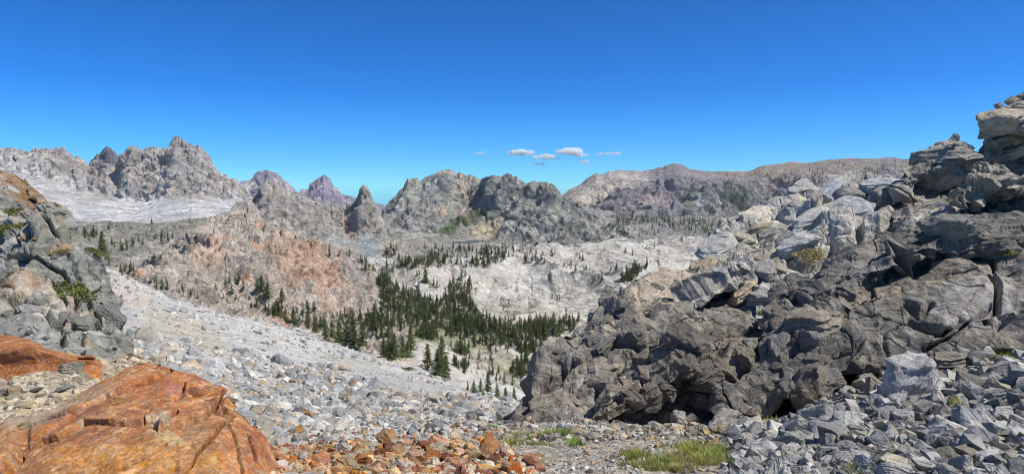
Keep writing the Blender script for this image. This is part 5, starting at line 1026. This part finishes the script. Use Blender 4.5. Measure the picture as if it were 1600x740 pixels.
for (x, y, w, c, lab) in [(118, 455, 52, (.15, .17, .05), 'largest green mat shrub, on the lower part of the grey cliff'), (8, 358, 34, (.15, .17, .05), 'wide green mat shrub high on the cliff'), (8, 334, 26, (.14, .16, .05), 'green shrub on the ledge above the wide mat shrub'), (22, 326, 18, (.12, .14, .05), 'small dark shrub under the rusty cliff top'), (35, 352, 20, (.20, .20, .07), 'yellowish shrub in a crack of the cliff'), (97, 392, 16, (.24, .21, .08), 'small ochre shrub near the cliff edge'), (40, 406, 16, (.19, .18, .07), 'little brownish shrub above a dark cleft of the cliff'),
        (654, 600, 20, (.14, .16, .045), 'lone round green shrub on the smooth scree'), (635, 577, 14, (.12, .15, .05), 'small shrub near the scree rim'), (150, 394, 26, (.19, .2, .06), 'yellow-green shrub beside the lone pine past the cliff'), (1262, 398, 40, (.36, .33, .16), 'pale yellow shrub in a hollow of the splintered ledges'), (1468, 342, 24, (.30, .26, .08), 'ochre shrub under the ridge top'), (1500, 418, 34, (.14, .19, .05), 'bright green shrub above the light slab edge'),
        (1568, 396, 34, (.28, .28, .08), 'yellow-flowering shrub on the dark outcrop'), (1518, 724, 26, (.09, .13, .03), 'small leafy plant at the bottom of the talus'), (1540, 735, 24, (.10, .14, .03), 'second leafy plant at the bottom of the talus, lower one'), (1556, 618, 24, (.10, .14, .03), 'leafy green plant in the upper talus'), (1530, 612, 18, (.11, .15, .04), 'little plant beside the upper talus slabs'), (1496, 672, 14, (.11, .14, .04), 'tiny plant under the mustard-coloured stone')]:
    veg(x, y, w, SHR, c, lab, 'shrub', 'shrub', None)

# ------------------------------------------------------------------ clouds, far beyond everything
mc = bpy.data.materials.new('cloud'); mc.use_nodes = True; n = mc.node_tree.nodes; l = mc.node_tree.links; n.remove(n['Principled BSDF'])
pv = n.new('ShaderNodeVolumePrincipled'); pv.inputs['Color'].default_value = (1, 1, 1, 1); pv.inputs['Anisotropy'].default_value = 0
gp = n.new('ShaderNodeNewGeometry'); nz = n.new('ShaderNodeTexNoise'); nz.inputs['Scale'].default_value = .006; nz.inputs['Detail'].default_value = 4; nz.inputs['Roughness'].default_value = .6; l.new(gp.outputs['Position'], nz.inputs['Vector'])
mr_ = n.new('ShaderNodeMapRange'); mr_.inputs['From Min'].default_value = .42; mr_.inputs['From Max'].default_value = .60; mr_.inputs['To Max'].default_value = .022; l.new(nz.outputs['Fac'], mr_.inputs['Value'])
l.new(mr_.outputs[0], pv.inputs['Density']); l.new(pv.outputs[0], n['Material Output'].inputs['Volume'])
CD = 24000
for (x, y, w, hh, lab) in [(750, 240, 17, 7, 'smallest white cloud, alone above the central peaks'), (814, 241, 42, 16, 'brightest dense white cloud of the group'), (853, 247, 46, 13, 'elongated white cloud under the larger ragged one'), (889, 240, 40, 20, 'ragged broken white cloud, highest of the group'), (905, 243, 28, 10, 'wispy cloud merging with the ragged one'), (843, 257, 20, 7, 'thin low cloud under the elongated one'), (955, 241, 54, 10, 'long thin streak of cloud above the pale far peak'), (913, 254, 14, 8, 'faint wisp hanging below the ragged cloud')]:
    r = random.Random(int(x)); bm = bmesh.new()
    for k in range(22):
        t = r.uniform(-1, 1); rad = hh * .38 * (1 - .65 * abs(t) ** 1.5) * r.uniform(.8, 1.15)
        c = Vector((t * w * .42, r.uniform(-.2, .2) * hh, hh * .12 * (t if w > 50 else r.uniform(-.6, 1)) + (rad * .4)))
        bmesh.ops.create_icosphere(bm, subdivisions=3, radius=rad, matrix=Matrix.Translation(c) @ Matrix.Diagonal((2.1, 1.2, .6, 1)))
    V = np.array([v.co[:] for v in bm.verts]); d = gnoise(V / 5, 3) * 2.2 + gnoise(V / 1.6, 4) * 1.2
    for v, dd in zip(bm.verts, d): v.co += v.normal * float(dd)
    me = bpy.data.meshes.new('cloud'); bm.to_mesh(me); bm.free(); o = bpy.data.objects.new('cloud', me)
    rem = o.modifiers.new('join', 'REMESH'); rem.mode = 'VOXEL'; rem.voxel_size = .7
    link(o); k = CD / FPX; o.scale = (k, k, k); o.location = PX(x, y, CD).tolist(); me.materials.append(mc); tag(o, lab, 'cloud', 'white clouds over the ridge')

# ------------------------------------------------------------------ air
if HAZE:
    bm = bmesh.new(); bmesh.ops.create_cube(bm, size=1); me = bpy.data.meshes.new('haze'); bm.to_mesh(me); bm.free()
    hz = link(bpy.data.objects.new('haze', me)); hz.location = (0, 6500, 140); hz.scale = (34000, 16400, 1124)
    mh = bpy.data.materials.new('haze'); mh.use_nodes = True; nn = mh.node_tree.nodes; nn.remove(nn['Principled BSDF'])
    pv = nn.new('ShaderNodeVolumePrincipled'); pv.inputs['Color'].default_value = (.66, .82, 1, 1); pv.inputs['Density'].default_value = HAZE; pv.inputs['Anisotropy'].default_value = .3
    mh.node_tree.links.new(pv.outputs[0], nn['Material Output'].inputs['Volume']); me.materials.append(mh); tag(hz, kind='stuff')

# short grass of the path, nobody could count the blades
def turf(region, n, cols, seed):
    r = np.random.RandomState(seed); V, N, gx, gy, D, shp = SURF[ground.name]; idx = np.nonzero(inpoly(region)(gx, gy) & (fbm(V / .35, 3, 91) > .06))[0]; ch = idx[r.randint(0, len(idx), n)]
    P, F_, Cc = [], [], []
    for i in ch:
        c = np.array(cols[r.randint(len(cols))]) * r.uniform(.7, 1.25); p0 = V[i]
        for k in range(5):
            a = r.rand() * 6.28; h = r.uniform(.02, .065); q = p0 + np.array([r.normal(0, .02), r.normal(0, .02), -.005]); w = .0035; j = len(P)
            P += [q + np.array([w, 0, 0]), q - np.array([w, 0, 0]), q + np.array([math.cos(a) * h * .6, math.sin(a) * h * .6, h])]; F_.append((j, j + 1, j + 2)); Cc += [c] * 3
    return np.array(P, F32), np.array(F_, np.int32), np.array(Cc, F32)
TA = [turf(g_, n_, c_, s_) for g_, n_, c_, s_ in [([(965, 740), (975, 705), (1040, 698), (1150, 700), (1160, 740)], 1000, [(.28, .30, .08), (.36, .34, .13), (.20, .26, .06), (.42, .36, .19)], 1),
     ([(760, 700), (765, 668), (900, 672), (915, 698)], 380, [(.20, .27, .06), (.32, .32, .12)], 2), ([(1535, 590), (1535, 560), (1640, 545), (1640, 590)], 500, [(.24, .28, .08), (.38, .34, .16)], 3), ([(1190, 690), (1190, 655), (1300, 645), (1300, 668)], 300, [(.38, .33, .16), (.2, .25, .07)], 4)]]
off_ = 0; PV, PF, PC = [], [], []
for v_, f_, c_ in TA: PV.append(v_); PF.append(f_ + off_); PC.append(c_); off_ += len(v_)
tag(mesh_np('grass', np.concatenate(PV), np.concatenate(PF), M_TURF, np.concatenate(PC)), kind='stuff')
